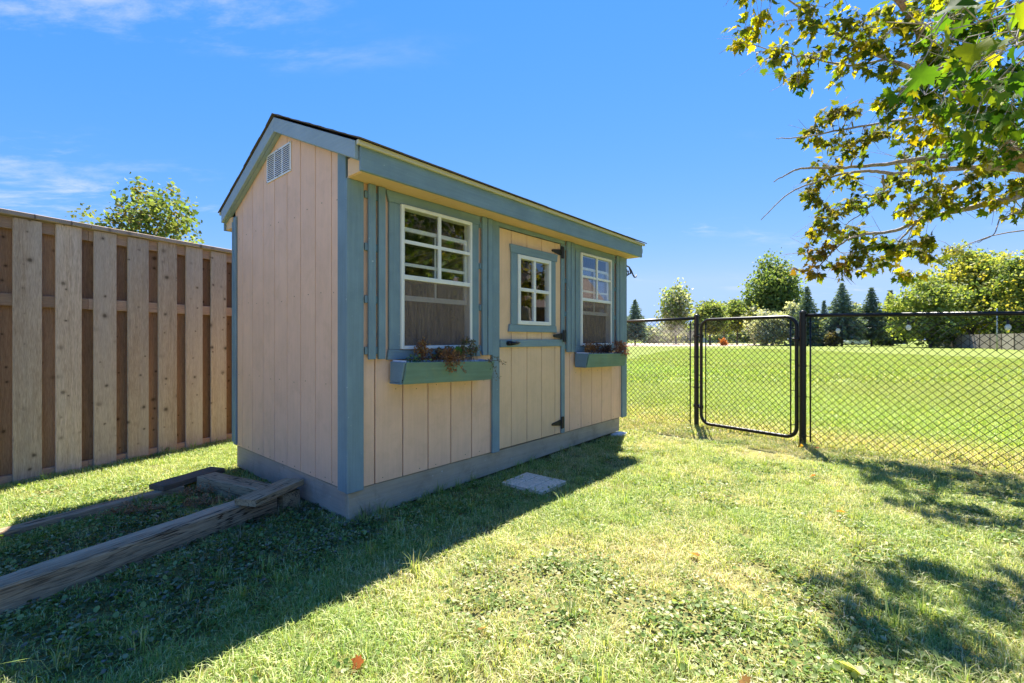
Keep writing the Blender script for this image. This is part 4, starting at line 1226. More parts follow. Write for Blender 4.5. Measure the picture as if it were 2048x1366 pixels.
# the rest of the crown, right of the frame
k = 0
while k < 135:
    p = Vector((rgm.uniform(4.4, 9.0), rgm.uniform(1.8, 8.5), rgm.uniform(1.7, 7.0)))
    if p.x / p.y < 1.27: continue
    low = 1.7 if p.y < 4.4 else 3.1
    if p.z < low or (p.z < 3 and p.x < 5.2): continue
    if ((p.x - 6.6) / 2.4) ** 2 + ((p.y - 5.0) / 3.3) ** 2 + ((p.z - 4.2) / 2.7) ** 2 > 1: continue
    k += 1
    cluster(p, .40, 30, rgm.choice('ggmmo'))
tw = twigs.build('twig', M['bark'], maple); tag(tw, kind='stuff')
LP = np.array([tuple(p) for p in LP]); LD = np.array([tuple(p) for p in LD]); LN = np.array([tuple(p) for p in LN]); LS = np.array(LS); LK = np.array(LK)
# the leaves that show largest are pieces of their own, the rest one mass
inframe = (np.abs(LP[:, 0] / LP[:, 1]) < 1.13) & (LP[:, 1] > .3) & ((LP[:, 2] - CAM_H) / LP[:, 1] < .77)
show = np.where(inframe, LS / LP[:, 1], 0)
order = np.argsort(-show); big, rest = order[:300], order[300:]
V, F, K = leaf_cloud(LP[rest] - np.array(TB), LD[rest], LN[rest], LS[rest], LK[rest])
o = bpy.data.objects.new('foliage', numpy_mesh('foliage', V, F, M['leaf'], K, True)); link(o, maple); tag(o, kind='stuff')
# ten shared leaf meshes in their own hues
hues = [(.045, .105, .016), (.065, .135, .02), (.09, .165, .024), (.13, .20, .026), (.16, .20, .028), (.22, .25, .02), (.34, .30, .025), (.44, .36, .02), (.40, .26, .025), (.27, .30, .016)]
lm = [numpy_mesh('leaf', LV * np.array([rgm.uniform(.8, 1.05), 1, rgm.uniform(.8, 2.6)]), LF, M['leaf'], np.tile(np.array(h), (len(LV), 1)), True) for h in hues]
Rm = rot_from(LD[big], LN[big])
for i, idx in enumerate(big):
    h = int(np.argmin(np.sum((np.array(hues) - LK[idx]) ** 2, 1)))
    o = bpy.data.objects.new('leaf', lm[h])
    m3 = Matrix(Rm[i].tolist()) * 1.0
    o.matrix_local = Matrix.Translation(Vector(LP[idx]) - TB) @ m3.to_4x4() @ Matrix.Scale(float(LS[idx]), 4)
    link(o, maple)

# ------------------------------------------------------------------ far trees
def canopy(name, base, height, rx, ry, z0, label, pal, n, leaf, group, lobes=9, gaps=.35, trunk_r=.2, upright=0.0, seed=0, trunks=1):
    rg = np.random.default_rng(seed); rr = random.Random(seed)
    t = empty(name, base, 0, label, 'tree', group)
    ch = height - z0
    tk = MB()
    tips = []
    for q in range(trunks):
        off = Vector((rr.uniform(-.3, .3), rr.uniform(-.3, .3), 0)) * (trunks - 1)
        tk.tube(smooth_path([off + Vector((0, 0, -.2)), off * 1.2 + Vector((rr.uniform(-.1, .1), 0, z0 * .6)), off * 1.5 + Vector((rr.uniform(-.2, .2), 0, z0 + ch * .35)), off * 2 + Vector((rr.uniform(-.3, .3), 0, z0 + ch * .8))], 4), [trunk_r * (1 - .85 * i / 12) for i in range(13)], 7)
    cen, rad = [], []
    for k in range(lobes):
        a = 2 * math.pi * (k + rr.random() * .6) / lobes * 2.4
        u = (k + .5) / lobes
        zc = z0 + ch * (.12 + .76 * u)
        prof = math.sin(math.pi * (.18 + .72 * u)) if not upright else math.sin(math.pi * (.12 + .80 * u)) ** .7
        q = rr.uniform(.25, .72)
        c = Vector((math.cos(a) * rx * q * prof, math.sin(a) * ry * q * prof, zc))
        cen.append(c); rad.append((rx * rr.uniform(.40, .58) * (.55 + .5 * prof), ch * rr.uniform(.14, .21) * (1 + .6 * upright)))
        st = Vector((0, 0, max(z0 * .7, zc - ch * .28)))
        tk.tube(smooth_path([st, st.lerp(c, .5) + Vector((0, 0, ch * .04)), c], 3), [trunk_r * .32, trunk_r * .27, trunk_r * .22, trunk_r * .18, trunk_r * .13, trunk_r * .1, trunk_r * .06], 5)
    tk.build('trunk', M['trunk'], t, smooth=True)
    # leaf clumps: small twig tufts inside each lobe
    nt = n // 14
    li = rg.integers(0, lobes, nt)
    d = rg.normal(size=(nt, 3)); d /= np.linalg.norm(d, axis=1, keepdims=True)
    d *= (rg.random((nt, 1)) ** (1 / 2.4))
    cc = np.array([tuple(c) for c in cen])[li]; ra = np.array([(r[0], r[0] * ry / rx, r[1]) for r in rad])[li]
    tc_ = cc + d * ra * 1.15
    keep = rg.random(nt) > gaps * .3
    tc_ = tc_[keep]; nt = len(tc_)
    tuft = np.repeat(np.arange(nt), 14)
    P = tc_[tuft] + rg.normal(size=(nt * 14, 3)) * np.array([leaf * 1.5, leaf * 1.5, leaf * (1.2 + 2.2 * upright)])
    m = len(P)
    D = rg.normal(size=(m, 3)) + np.array([0, 0, .8 * upright - .2]); N = rg.normal(size=(m, 3)) + np.array([0, 0, .7])
    Rm_ = rot_from(D, N)
    q = np.array([[0, 0, 0], [.42, .45, .08], [0, 1, 0], [-.42, .45, .08]])
    S = leaf * rg.uniform(1.0, 2.1, m)
    V = np.einsum('nij,kj->nki', Rm_, q) * S[:, None, None] + P[:, None, :]
    F = (np.array([[0, 1, 2, 3]])[None] + (np.arange(m) * 4)[:, None, None]).reshape(-1, 4)
    pal = np.array(pal)
    tcol = pal[rg.integers(0, len(pal), nt)][tuft] * rg.uniform(.75, 1.25, (m, 1))
    o = bpy.data.objects.new('crown', numpy_mesh('crown', V.reshape(-1, 3), F, M['far_leaf'], np.repeat(tcol, 4, 0))); link(o, t); tag(o, kind='stuff')
    return t
def spruce(base, height, r, label, pal, seed, group='spruces along the far edge of the field', name='spruce_tree', z0=1.0):
    rg = np.random.default_rng(seed); rr = random.Random(seed)
    t = empty(name, base, 0, label, 'tree', group)
    MB().tube([(0, 0, -.2), (0, 0, height * .5), (0, 0, height * .97)], [height * .018, height * .011, .015], 7).build('trunk', M['trunk'], t, smooth=True)
    V, F, K = [], [], []
    pal = np.array(pal)
    nl = int(height * 2.3)
    for i in range(nl):
        u = i / (nl - 1); z = z0 + (height - z0) * u ** .92
        ln = 1.38 * r * (1 - u) ** .82 * rr.uniform(.8, 1.12) + .12
        nb = max(5, int(13 - 7 * u))
        for k in range(nb):
            a = 2 * math.pi * (k + rr.random() * .7) / nb + i
            l_ = ln * rr.uniform(.72, 1.12)
            steps = max(3, int(l_ / .22))
            for s in range(steps):
                f0 = (s + .5) / steps
                droop = -.32 * f0 * l_ + .16 * f0 ** 2 * l_ + .05 * l_
                c = np.array([math.cos(a) * l_ * f0, math.sin(a) * l_ * f0, z + droop])
                for q in range(6):
                    d = np.array([math.cos(a), math.sin(a), -.25]) + rg.normal(size=3) * .65
                    d /= np.linalg.norm(d)
                    sd = np.cross(d, rg.normal(size=3)); sd /= np.linalg.norm(sd)
                    sz = (.52 - .2 * u) * rg.uniform(.7, 1.3); wd = sz * .22
                    b = len(V); p = c + rg.normal(size=3) * .07
                    V += [p - sd * wd, p + d * sz * .6 + sd * 0 - sd * wd * .6, p + d * sz, p + sd * wd]
                    F.append((b, b + 1, b + 2, b + 3))
                    cl = pal[rg.integers(0, len(pal))] * rg.uniform(.75, 1.25); K += [cl] * 4
    o = bpy.data.objects.new('crown', numpy_mesh('crown', np.array(V), np.array(F), M['needle'], np.array(K))); link(o, t); tag(o, kind='stuff')
    return t
def foot(px, Y): return Vector(((px - CX) / FPX * Y, Y, 0))
def hgt(py, Y): return CAM_H + (CY - py) / FPX * Y
def hw_(pxw, Y): return pxw / FPX * Y
G1 = [(0.110, 0.168, 0.054), (0.146, 0.204, 0.061), (0.183, 0.240, 0.074), (0.232, 0.264, 0.095)]  # foliage palettes, lightened to stand in for haze over the distance
G2 = [(0.171, 0.240, 0.081), (0.220, 0.282, 0.088), (0.268, 0.318, 0.101), (0.329, 0.348, 0.135)]
G3 = [(0.390, 0.372, 0.068), (0.293, 0.324, 0.068), (0.207, 0.264, 0.068), (0.488, 0.408, 0.068)]
GP = [(0.305, 0.336, 0.243), (0.390, 0.396, 0.311), (0.464, 0.456, 0.378), (0.268, 0.300, 0.203)]
BL = [(0.159, 0.228, 0.189), (0.201, 0.270, 0.230), (0.256, 0.324, 0.270), (0.122, 0.180, 0.149)]
DK = [(0.104, 0.150, 0.088), (0.134, 0.186, 0.108), (0.177, 0.228, 0.128)]
GF = 'trees along the far edge of the field'
spruce(foot(1270, 88), hgt(601, 88), hw_(21, 88), 'blue green spruce standing alone just right of the shed', BL, 1, z0=1.6)
canopy('poplar_tree', foot(1352, 112), hgt(583, 112), hw_(34, 112), hw_(30, 112), 3, 'pale feathery tall tree between lone spruce and gate post', GP + G2, 5200, .42, GF, 12, .6, .3, .9, 2)
canopy('deciduous_tree', foot(1420, 100), hgt(604, 100), hw_(34, 100), hw_(30, 100), 2.5, 'round green tree behind the left side of the gate', G1 + G2, 6000, .34, GF, 12, .35, .25, 0, 3)
canopy('deciduous_tree', foot(1448, 120), hgt(606, 120), hw_(22, 120), hw_(24, 120), 3, 'smaller green tree behind the middle of the gate', G2, 3600, .36, GF, 9, .4, .22, 0, 4)
canopy('deciduous_tree', foot(1474, 104), hgt(600, 104), hw_(22, 104), hw_(22, 104), 3.2, 'slim trunked green tree behind the middle of the gate', G2 + G1, 3800, .32, GF, 9, .45, .18, 0, 5)
canopy('willow_tree', foot(1544, 98), hgt(533, 98), hw_(58, 98), hw_(46, 98), 2.2, 'tallest round bushy green tree behind right side of the gate', G1 + G2[:2], 15000, .36, GF, 26, .5, .4, .7, 6)
canopy('deciduous_tree', foot(1508, 92), hgt(612, 92), hw_(18, 92), hw_(18, 92), 2.0, 'yellowish small tree beside the tallest round tree', GP + G3, 2400, .30, GF, 8, .4, .15, 0, 7)
canopy('pale_shrub', foot(1535, 84), hgt(622, 84), hw_(40, 84), hw_(30, 84), .3, 'silvery grey green spreading shrub behind the gate', GP, 5600, .26, GF, 12, .4, .12, 0, 8, 3)
canopy('pale_shrub', foot(1586, 84), hgt(606, 84), hw_(26, 84), hw_(24, 84), .4, 'silvery grey shrub left of the right gate post', GP, 4200, .26, GF, 10, .4, .12, 0, 9, 3)
spruce(foot(1614, 80), hgt(575, 80), hw_(24, 80), 'tall green spruce right behind the right gate post', DK + BL[:2], 10, z0=.6)
spruce(foot(1684, 78), hgt(568, 78), hw_(30, 78), 'broad blue green spruce right of the gate, tallest of the row', BL, 11, z0=1.7)
spruce(foot(1743, 78), hgt(577, 78), hw_(24, 78), 'blue green spruce third in the row right of the gate', BL + DK[:1], 12, z0=1.6)
spruce(foot(1648, 118), hgt(602, 118), hw_(12, 118), 'small pale distant spruce between two taller spruces', BL, 13, z0=1)
spruce(foot(1781, 84), hgt(582, 84), hw_(22, 84), 'dark green spruce at the left edge of the yellow green trees', DK, 14, z0=1.0)
canopy('deciduous_tree', foot(1715, 110), hgt(612, 110), hw_(34, 110), hw_(30, 110), 1.5, 'pale hazy tree showing between the two blue spruces', GP + G2, 3600, .36, GF, 9, .4, .2, 0, 15)
canopy('deciduous_tree', foot(1662, 104), hgt(628, 104), hw_(22, 104), hw_(24, 104), .8, 'low brownish green tree behind the small distant spruce', G1 + [(.12, .10, .05)], 2600, .34, GF, 8, .4, .15, 0, 16)
canopy('locust_tree', foot(1862, 66), hgt(556, 66), hw_(72, 66), hw_(56, 66), .6, 'bright green bushy tree left of the far board fence', G2 + G3[1:3], 14000, .25, GF, 22, .5, .28, 0, 17, 2)
canopy('locust_tree', foot(1945, 70), hgt(496, 70), hw_(98, 70), hw_(70, 70), 2.2, 'tall yellow green tree above the far board fence', G3 + G3[:1] + G2, 19000, .27, GF, 24, .6, .32, 0, 18, 2)
canopy('locust_tree', foot(2055, 62), hgt(508, 62), hw_(84, 62), hw_(66, 62), 2.0, 'yellow green tree at the right edge above the far fence', G3 + G2 + G1[:2], 13000, .25, GF, 20, .5, .3, 0, 19)
canopy('locust_tree', foot(1905, 78), hgt(592, 78), hw_(60, 78), hw_(50, 78), 1.0, 'dense mid green tree right behind the far board fence', G1 + G2, 9000, .30, GF, 14, .3, .3, 0, 20, 2)
canopy('deciduous_tree', foot(2110, 66), hgt(580, 66), hw_(70, 66), hw_(50, 66), 1.0, 'dark green tree at the right edge behind the far fence', G1 + DK, 7000, .28, GF, 14, .3, .3, 0, 21)
canopy('leafy_shrub', foot(1985, 82), hgt(630, 82), hw_(60, 82), hw_(40, 82), .1, 'dark green bushes right behind the right half of the far fence', G1 + DK, 6000, .30, GF, 12, .2, .1, 0, 24, 3)
canopy('leafy_shrub', foot(2080, 70), hgt(628, 70), hw_(50, 70), hw_(36, 70), .1, 'green bushes at the right edge behind the far fence', G1 + DK[:1], 5000, .28, GF, 12, .2, .1, 0, 25, 3)
canopy('leafy_shrub', foot(1775, 86), hgt(655, 86), hw_(42, 86), hw_(30, 86), .1, 'dark shrub under the spruces left of the far fence', DK + G1[:1], 3600, .26, GF, 9, .2, .1, 0, 22, 3)
canopy('leafy_shrub', foot(1665, 76), hgt(664, 76), hw_(13, 76), hw_(12, 76), .1, 'small brownish bush left of the broad blue spruce trunk', [(.12, .10, .04), (.15, .12, .05)], 1400, .18, GF, 6, .3, .08, 0, 23, 3)
for i, (px, Y, py, w) in enumerate(((1300, 140, 655, 30), (1335, 150, 650, 34), (1385, 145, 648, 30), (1450, 150, 652, 40), (1240, 150, 640, 30), (1500, 150, 650, 40), (1640, 135, 632, 46), (1720, 130, 636, 46), (1800, 130, 628, 50), (1560, 150, 630, 46))):
    canopy('hedge_tree', foot(px, Y), hgt(py, Y), hw_(w, Y), hw_(26, Y), .3, ['low grey green tree line piece right of the lone spruce', 'low grey green tree line piece below the feathery tree', 'low grey green tree line piece left of the gate post', 'low green tree line piece behind the gate centre', 'pale tree mostly hidden behind the far shed corner', 'low green tree line piece behind the silvery shrub', 'pale distant tree left of the broad blue spruce', 'pale distant tree between the two blue spruces', 'pale distant tree right of the third blue spruce', 'pale distant tree behind the right gate post'][i], GP + G1, 2200, .42, 'low trees on the horizon', 8, .3, .15, 0, 30 + i)
canopy('orange_shrub', foot(1446, 86), hgt(679, 86), hw_(6, 86), hw_(5, 86), .02, 'small orange shrub on the pale dirt behind the gate', [(.42, .12, .02), (.5, .17, .03), (.32, .09, .02)], 700, .14, None, 6, .2, .03, 0, 40)
# behind the wooden fence
canopy('yard_tree', Vector(at(292, 679, 15.0)) * Vector((1, 1, 0)) if False else Vector((at(292, 679, 15.0).x, 15.0, 0)), hgt(374, 15), hw_(112, 15), 1.6, 2.2, 'loose leafy tree top showing over the wooden fence', G1 + [(.13, .14, .04), (.17, .13, .04)], 5600, .085, None, 18, .4, .10, .25, 41)

# ------------------------------------------------------------------ far fence, pole, car, houses
fa, fb = Vector(((1866 - CX) / FPX * 74, 74, 0)), Vector(((2090 - CX) / FPX * 44, 44, 0))
dv = fb - fa; flen = dv.length; fang = math.atan2(dv.y, dv.x)
ff = empty('board_fence', fa, fang, 'pale grey board fence beyond the field at right', 'fence')
M['far_board'] = wood('pale_far_boards', (.30, .245, .19), (.44, .37, .30), 'z', False, .85)
M['far_post'] = plain('brown_far_post', (.12, .075, .05), .9)
npan = 11
for i in range(npan):
    x0, x1 = flen * i / npan + .07, flen * (i + 1) / npan - .07
    b = MB(); x = x0
    while x < x1 - .1:
        b.box(x, x + .14, -.012 - .006 * random.random(), .012, .05, 1.80)
        x += .15
    b.box(x0, x1, .014, .05, .4, .5); b.box(x0, x1, .014, .05, 1.4, 1.5)
    b.build('panel', M['far_board'], ff)
for i in range(npan + 1):
    box('post', M['far_post'], ff, flen * i / npan - .06, flen * i / npan + .06, -.05, .07, -.1, 1.86, 0)
pole = MB().lathe([(.07, -.1), (.06, 2.0), (.05, 4.3), (.02, 4.34)], 10).build('pole', plain('galvanised_pole', (.35, .36, .37), .5, .6), None, loc=foot(1994, 47), smooth=True)
tag(pole, 'thin grey pole standing in front of the far board fence', 'pole')

car = empty('parked_car', foot(1712, 92), R(4), 'white station wagon parked behind the spruces', 'car')
car_white = plain('white_car_paint', (.75, .76, .78), .25, 0, .03, 3, spec=.6)
car_glass = plain('dark_car_glass', (.02, .022, .025), .12)
prof = [(-2.25, .35), (-2.28, .75), (-2.2, 1.0), (-2.05, 1.5), (-1.8, 1.62), (.35, 1.62), (.6, 1.55), (1.25, 1.08), (2.05, .98), (2.25, .8), (2.28, .4), (2.1, .3), (-2.1, .3)]
MB().prism([(x, z) for x, z in prof], 'y', -.88, .88).build('body', car_white, car, bevel=.06, seg=2)
for s in (-1, 1):
    for p in ([(-1.95, 1.1), (-1.8, 1.5), (-1.0, 1.5), (-1.0, 1.1)], [(-.92, 1.1), (-.92, 1.5), (-.02, 1.5), (-.02, 1.1)], [(.06, 1.1), (.06, 1.5), (.42, 1.47), (.98, 1.1)]):
        MB().prism(p, 'y', s * .883, s * .895).build('side_window', car_glass, car)
    for x in (-1.4, 1.4):
        wh = MB().lathe([(.33, -.1), (.34, 0), (.33, .1)], 20).build('wheel', plain('tyre', (.02, .02, .02), .8), car, loc=(x, s * .80, .33), rot=(R(90), 0, 0), smooth=False)
        MB().lathe([(.2, -.105), (.2, .105)], 16).build('rim', M['chrome'], wh)
MB().prism([(.52, 1.52), (1.17, 1.1), (1.19, 1.115), (.54, 1.535)], 'y', -.72, .72).build('windscreen', car_glass, car)

def house(name, loc, rz, lx, ly, eave, ridge, wallc, roofc, label, wins):
    h = empty(name, loc, rz, label, 'house')
    wm = plain('wall_' + name, wallc, .85, 0, .12, 2.0, .2); rm = plain('roof_' + name, roofc, .9, 0, .2, 6, .4)
    MB().box(-lx / 2, lx / 2, -ly / 2, ly / 2, -.1, eave).build('wall', wm, h)
    for s in (-1, 1):
        MB().prism([(-ly / 2, eave + .001), (ly / 2, eave + .001), (0, ridge - .06)], 'x', s * lx / 2 - (.2 if s > 0 else 0), s * lx / 2 + (.2 if s < 0 else 0)).build('gable', plain('gable_siding', (.6, .58, .54), .8), h)
    o_ = .45; sl2 = (ridge - eave) / (ly / 2)
    for s in (-1, 1):
        pts = [(0, ridge), (s * (ly / 2 + o_), eave - sl2 * o_), (s * (ly / 2 + o_), eave - sl2 * o_ + .12), (0, ridge + .12)]
        MB().prism(pts, 'x', -lx / 2 - .35, lx / 2 + .35).build('roof', rm, h)
    for (x, z0, z1, w) in wins:
        f_ = MB().box(x - w / 2, x + w / 2, -ly / 2 - .04, -ly / 2 - .002, z0, z1).build('window', M['white'], h)
        MB().box(x - w / 2 + .06, x + w / 2 - .06, -ly / 2 - .05, -ly / 2 - .041, z0 + .06, z1 - .06).build('pane', car_glass, f_)
    return h
house('far_house', foot(1460, 165), R(2), 20, 8, 2.3, 3.6, (.34, .34, .37), (.26, .26, .28), 'low grey house far behind the gate', [(-6, .8, 1.8, 1.6), (0, .8, 1.8, 1.6), (6, .8, 1.8, 1.6)])
house('far_house', foot(1330, 160), R(-6), 14, 8, 2.4, 4.2, (.48, .40, .36), (.40, .31, .28), 'low pinkish house far right of the lone spruce', [(-4, .8, 1.8, 1.5), (0, .8, 1.8, 1.5), (4, .8, 1.8, 1.5)])
house('far_house', foot(1725, 118), R(3), 16, 8, 2.5, 4.4, (.36, .32, .29), (.22, .19, .17), 'brown roofed house hidden behind the spruces and white car', [(-4, .8, 1.9, 1.5), (3, .8, 1.9, 1.5)])
canopy('yard_tree', Vector((11.8, 2.6, 0)), 7.5, 2.9, 2.9, 1.2, 'leafy tree across the yard mirrored in the near window', G1 + DK, 9000, .15, None, 16, .15, .14, 0, 50)
canopy('yard_tree', Vector((12.5, -2.2, 0)), 7.0, 2.6, 2.6, 1.4, 'leafy tree across the yard behind the maple', G1 + DK, 6000, .15, None, 14, .2, .14, 0, 51)
# the house across the yard, seen in the shed's window panes
house('neighbour_house', Vector((22.5, 5.5, 0)), R(-84), 12, 9, 2.75, 4.6, (.17, .095, .07), (.12, .085, .065), 'brown brick house across the yard mirrored in the door window', [(-4.5, .8, 2.0, 1.4), (-1.5, .8, 2.0, 1.4), (3.5, .8, 2.0, 1.8)])

# dust blown up over the infield
dm = bpy.data.materials.new('blown_dust'); dm.use_nodes = True
dn_, dl_ = dm.node_tree.nodes, dm.node_tree.links
dn_.remove(dn_['Principled BSDF'])
pvn = dn_.new('ShaderNodeVolumePrincipled'); pvn.inputs['Color'].default_value = (.92, .80, .70, 1); pvn.inputs['Anisotropy'].default_value = .2
dns = noise(dn_, dl_, objcoord(dn_, dl_, per_object=False), 2.2, 3, .55)
dl_.new(mul(dn_, dl_, ramp(dn_, dl_, dns, [(.40, 0.0), (.68, 1.0)]), .07), pvn.inputs['Density'])
dl_.new(pvn.outputs[0], dn_['Material Output'].inputs['Volume'])
db = bmesh.new(); bmesh.ops.create_icosphere(db, subdivisions=3, radius=1.0)
dme = bpy.data.meshes.new('dust_cloud'); db.to_mesh(dme); db.free(); dme.materials.append(dm)
dc = bpy.data.objects.new('dust_cloud', dme); dc.location = (foot(1345, 97).x, 97, 1.9); dc.scale = (6.2, 3.5, 2.6)
link(dc); tag(dc, 'pale dust cloud drifting over the dirt infield beyond the fence', 'dust', None, 'stuff')

# ------------------------------------------------------------------ lawn
def vnoise(x, y, s, seed):
    rg = np.random.default_rng(seed); T = rg.random((256, 256))
    X, Y = x * s, y * s
    xi, yi = np.floor(X).astype(int), np.floor(Y).astype(int); fx, fy = X - xi, Y - yi
    fx, fy = fx * fx * (3 - 2 * fx), fy * fy * (3 - 2 * fy)
    g = lambda a, b: T[a % 256, b % 256]
    return (g(xi, yi) * (1 - fx) + g(xi + 1, yi) * fx) * (1 - fy) + (g(xi, yi + 1) * (1 - fx) + g(xi + 1, yi + 1) * fx) * fy
def fbm(x, y, s, seed, o=4):
    a, t, w = 0, 0, 1
    for i in range(o): a = a + vnoise(x, y, s * 2 ** i, seed + i) * w; t += w; w *= .55
    return a / t
GREENS = np.array([(.24, .31, .09), (.30, .355, .12), (.19, .27, .075), (.385, .40, .19), (.58, .53, .36)])
def grass_proto(name, n, rad, hmin, hmax, width, seed, straw=.15, lean=.6):
    rg = np.random.default_rng(seed)
    a = rg.random(n) * 2 * np.pi; r = rad * np.sqrt(rg.random(n))
    bx, by = r * np.cos(a), r * np.sin(a)
    th = rg.random(n) * 2 * np.pi; ln = rg.uniform(hmin, hmax, n); le = np.abs(rg.normal(.0, lean, n)) + .12
    ox, oy = np.cos(th) * ln * le, np.sin(th) * ln * le
    sx, sy = -np.sin(th) * width, np.cos(th) * width
    V = np.zeros((n, 5, 3)); z = np.zeros(n)
    V[:, 0] = np.stack([bx - sx, by - sy, z - .004], 1); V[:, 1] = np.stack([bx + sx, by + sy, z - .004], 1)
    V[:, 2] = np.stack([bx + ox * .38 - sx * .8, by + oy * .38 - sy * .8, ln * .62], 1); V[:, 3] = np.stack([bx + ox * .38 + sx * .8, by + oy * .38 + sy * .8, ln * .62], 1)
    V[:, 4] = np.stack([bx + ox, by + oy, ln * (1.0 - .3 * np.minimum(le, 1.2))], 1)
    F = (np.array([[0, 1, 3], [0, 3, 2], [2, 3, 4]])[None] + (np.arange(n) * 5)[:, None, None]).reshape(-1, 3)
    ci = rg.integers(0, 4, n); K = GREENS[ci]
    dry_ = rg.random(n) < straw; K[dry_] = GREENS[4]
    K = K * rg.uniform(.75, 1.25, (n, 1))
    me = numpy_mesh(name, V.reshape(-1, 3), F, M['blade'], np.repeat(K, 5, 0))
    return bpy.data.objects.new(name, me)
WEEDC = np.array([(.13, .20, .05), (.17, .24, .065), (.23, .28, .11), (.11, .175, .04), (.36, .38, .22)])
def weed_proto(name, n, rad, smin, smax, seed, h=.03, flat=.5):
    rg = np.random.default_rng(seed)
    V, F, K = [], [], []
    oct_ = [(math.cos(t), math.sin(t)) for t in np.linspace(0, 2 * np.pi, 8)[:-1]]
    for i in range(n):
        a = rg.random() * 2 * np.pi; r = rad * math.sqrt(rg.random())
        c = np.array([r * math.cos(a), r * math.sin(a), rg.uniform(.25, 1) * h])
        nrm = np.array([rg.normal(0, flat), rg.normal(0, flat), 1.0]); nrm /= np.linalg.norm(nrm)
        x = np.cross(nrm, rg.normal(size=3)); x /= np.linalg.norm(x); y = np.cross(nrm, x)
        s = rg.uniform(smin, smax); el = rg.uniform(.7, 1.0)
        b = len(V); V.append(c - nrm * s * .18)
        rj = rg.uniform(.72, 1.12, 7)
        for jj, (p, q) in enumerate(oct_): V.append(c + (x * p * s + y * q * s * el) * rj[jj] - nrm * s * .1 * (jj % 2))
        F += [(b, b + 1 + k, b + 1 + (k + 1) % 7) for k in range(7)]
        K += [WEEDC[rg.integers(0, 5)] * rg.uniform(.75, 1.25)] * 8
    me = numpy_mesh(name, np.array(V), np.array(F), M['weed'], np.array(K))
    return bpy.data.objects.new(name, me)
def scatter(name, label, P, rz, sc, pid, protos, tint, cat='grass'):
    """one object; its points carry turn, size, kind and tint, and each point shows one clump"""
    me = bpy.data.meshes.new(name)
    me.vertices.add(len(P)); me.vertices.foreach_set('co', P.astype(np.float32).ravel())
    for nm, ty, arr in (('rz', 'FLOAT', rz), ('sc', 'FLOAT', sc), ('pid', 'INT', pid)):
        at_ = me.attributes.new(nm, ty, 'POINT'); at_.data.foreach_set('value', arr.astype(np.int32 if ty == 'INT' else np.float32))
    at_ = me.attributes.new('tint', 'FLOAT_COLOR', 'POINT'); at_.data.foreach_set('color', np.concatenate([tint, np.ones((len(P), 1))], 1).astype(np.float32).ravel())
    o = bpy.data.objects.new(name, me); link(o); tag(o, label, cat, None, 'stuff')
    ng = bpy.data.node_groups.new(name, 'GeometryNodeTree')
    ng.interface.new_socket('Geometry', in_out='INPUT', socket_type='NodeSocketGeometry')
    ng.interface.new_socket('Geometry', in_out='OUTPUT', socket_type='NodeSocketGeometry')
    N, Lk = ng.nodes, ng.links
    gi, go, jn = N.new('NodeGroupInput'), N.new('NodeGroupOutput'), N.new('GeometryNodeJoinGeometry')
    def named(nm, ty):
        a = N.new('GeometryNodeInputNamedAttribute'); a.data_type = ty; a.inputs['Name'].default_value = nm; return a.outputs[0]
    comb = N.new('ShaderNodeCombineXYZ'); Lk.new(named('rz', 'FLOAT'), comb.inputs[2])
    for k, pr in enumerate(protos):
        cp = N.new('FunctionNodeCompare'); cp.data_type = 'INT'; cp.operation = 'EQUAL'
        ints = [s for s in cp.inputs if s.type == 'INT']
        Lk.new(named('pid', 'INT'), ints[0]); ints[1].default_value = k
        oi = N.new('GeometryNodeObjectInfo'); oi.inputs['Object'].default_value = pr; oi.inputs['As Instance'].default_value = True
        ip = N.new('GeometryNodeInstanceOnPoints')
        Lk.new(gi.outputs[0], ip.inputs['Points']); Lk.new(cp.outputs[0], ip.inputs['Selection']); Lk.new(oi.outputs['Geometry'], ip.inputs['Instance'])
        Lk.new(comb.outputs[0], ip.inputs['Rotation']); Lk.new(named('sc', 'FLOAT'), ip.inputs['Scale'])
        Lk.new(ip.outputs[0], jn.inputs[0])
    Lk.new(jn.outputs[0], go.inputs[0])
    md = o.modifiers.new('clumps', 'NODES'); md.node_group = ng
    return o
def wedge(y0, y1, dens, margin=1.34, seed=0):
    rg = np.random.default_rng(seed)
    out = []
    area = margin * (y1 * y1 - y0 * y0) + 2 * 1.0 * (y1 - y0)
    n = int(area * dens)
    y = np.sqrt(rg.uniform(y0 * y0, y1 * y1, n)); x = rg.uniform(-1, 1, n) * (y * margin + .6)
    return x, y, rg
def local_shed(x, y):
    dx_, dy_ = x - SHX, y - SHY
    return dx_ * cph + dy_ * sph, -dx_ * sph + dy_ * cph
def seg_dist(x, y, a, b):
    d = b - a; t = np.clip(((x - a.x) * d.x + (y - a.y) * d.y) / (d.x ** 2 + d.y ** 2), 0, 1)
    return np.hypot(x - a.x - d.x * t, y - a.y - d.y * t)
def keep_mask(x, y, m=.0):
    u, v = local_shed(x, y)
    ok = ~((u > -.0 - m) & (u < 3.6 + m) & (v > -.0 - m) & (v < W + m))
    pu, pv_ = u - 1.375, v + .395
    ok &= ~((np.abs(pu) < .165) & (np.abs(pv_) < .19))
    ok &= seg_dist(x, y, F0 - TD * 3.2, F0) > .075
    ok &= seg_dist(x, y, B1 - Vector((.47, .88, 0)) * 2.6, B1) > .05
    ok &= seg_dist(x, y, X0_, X1_) > .075
    # beyond the wooden fence nothing shows
    nd = (x - FA.x) * (-FDIR.y) + (y - FA.y) * FDIR.x
    ok &= nd < .06
    return ok
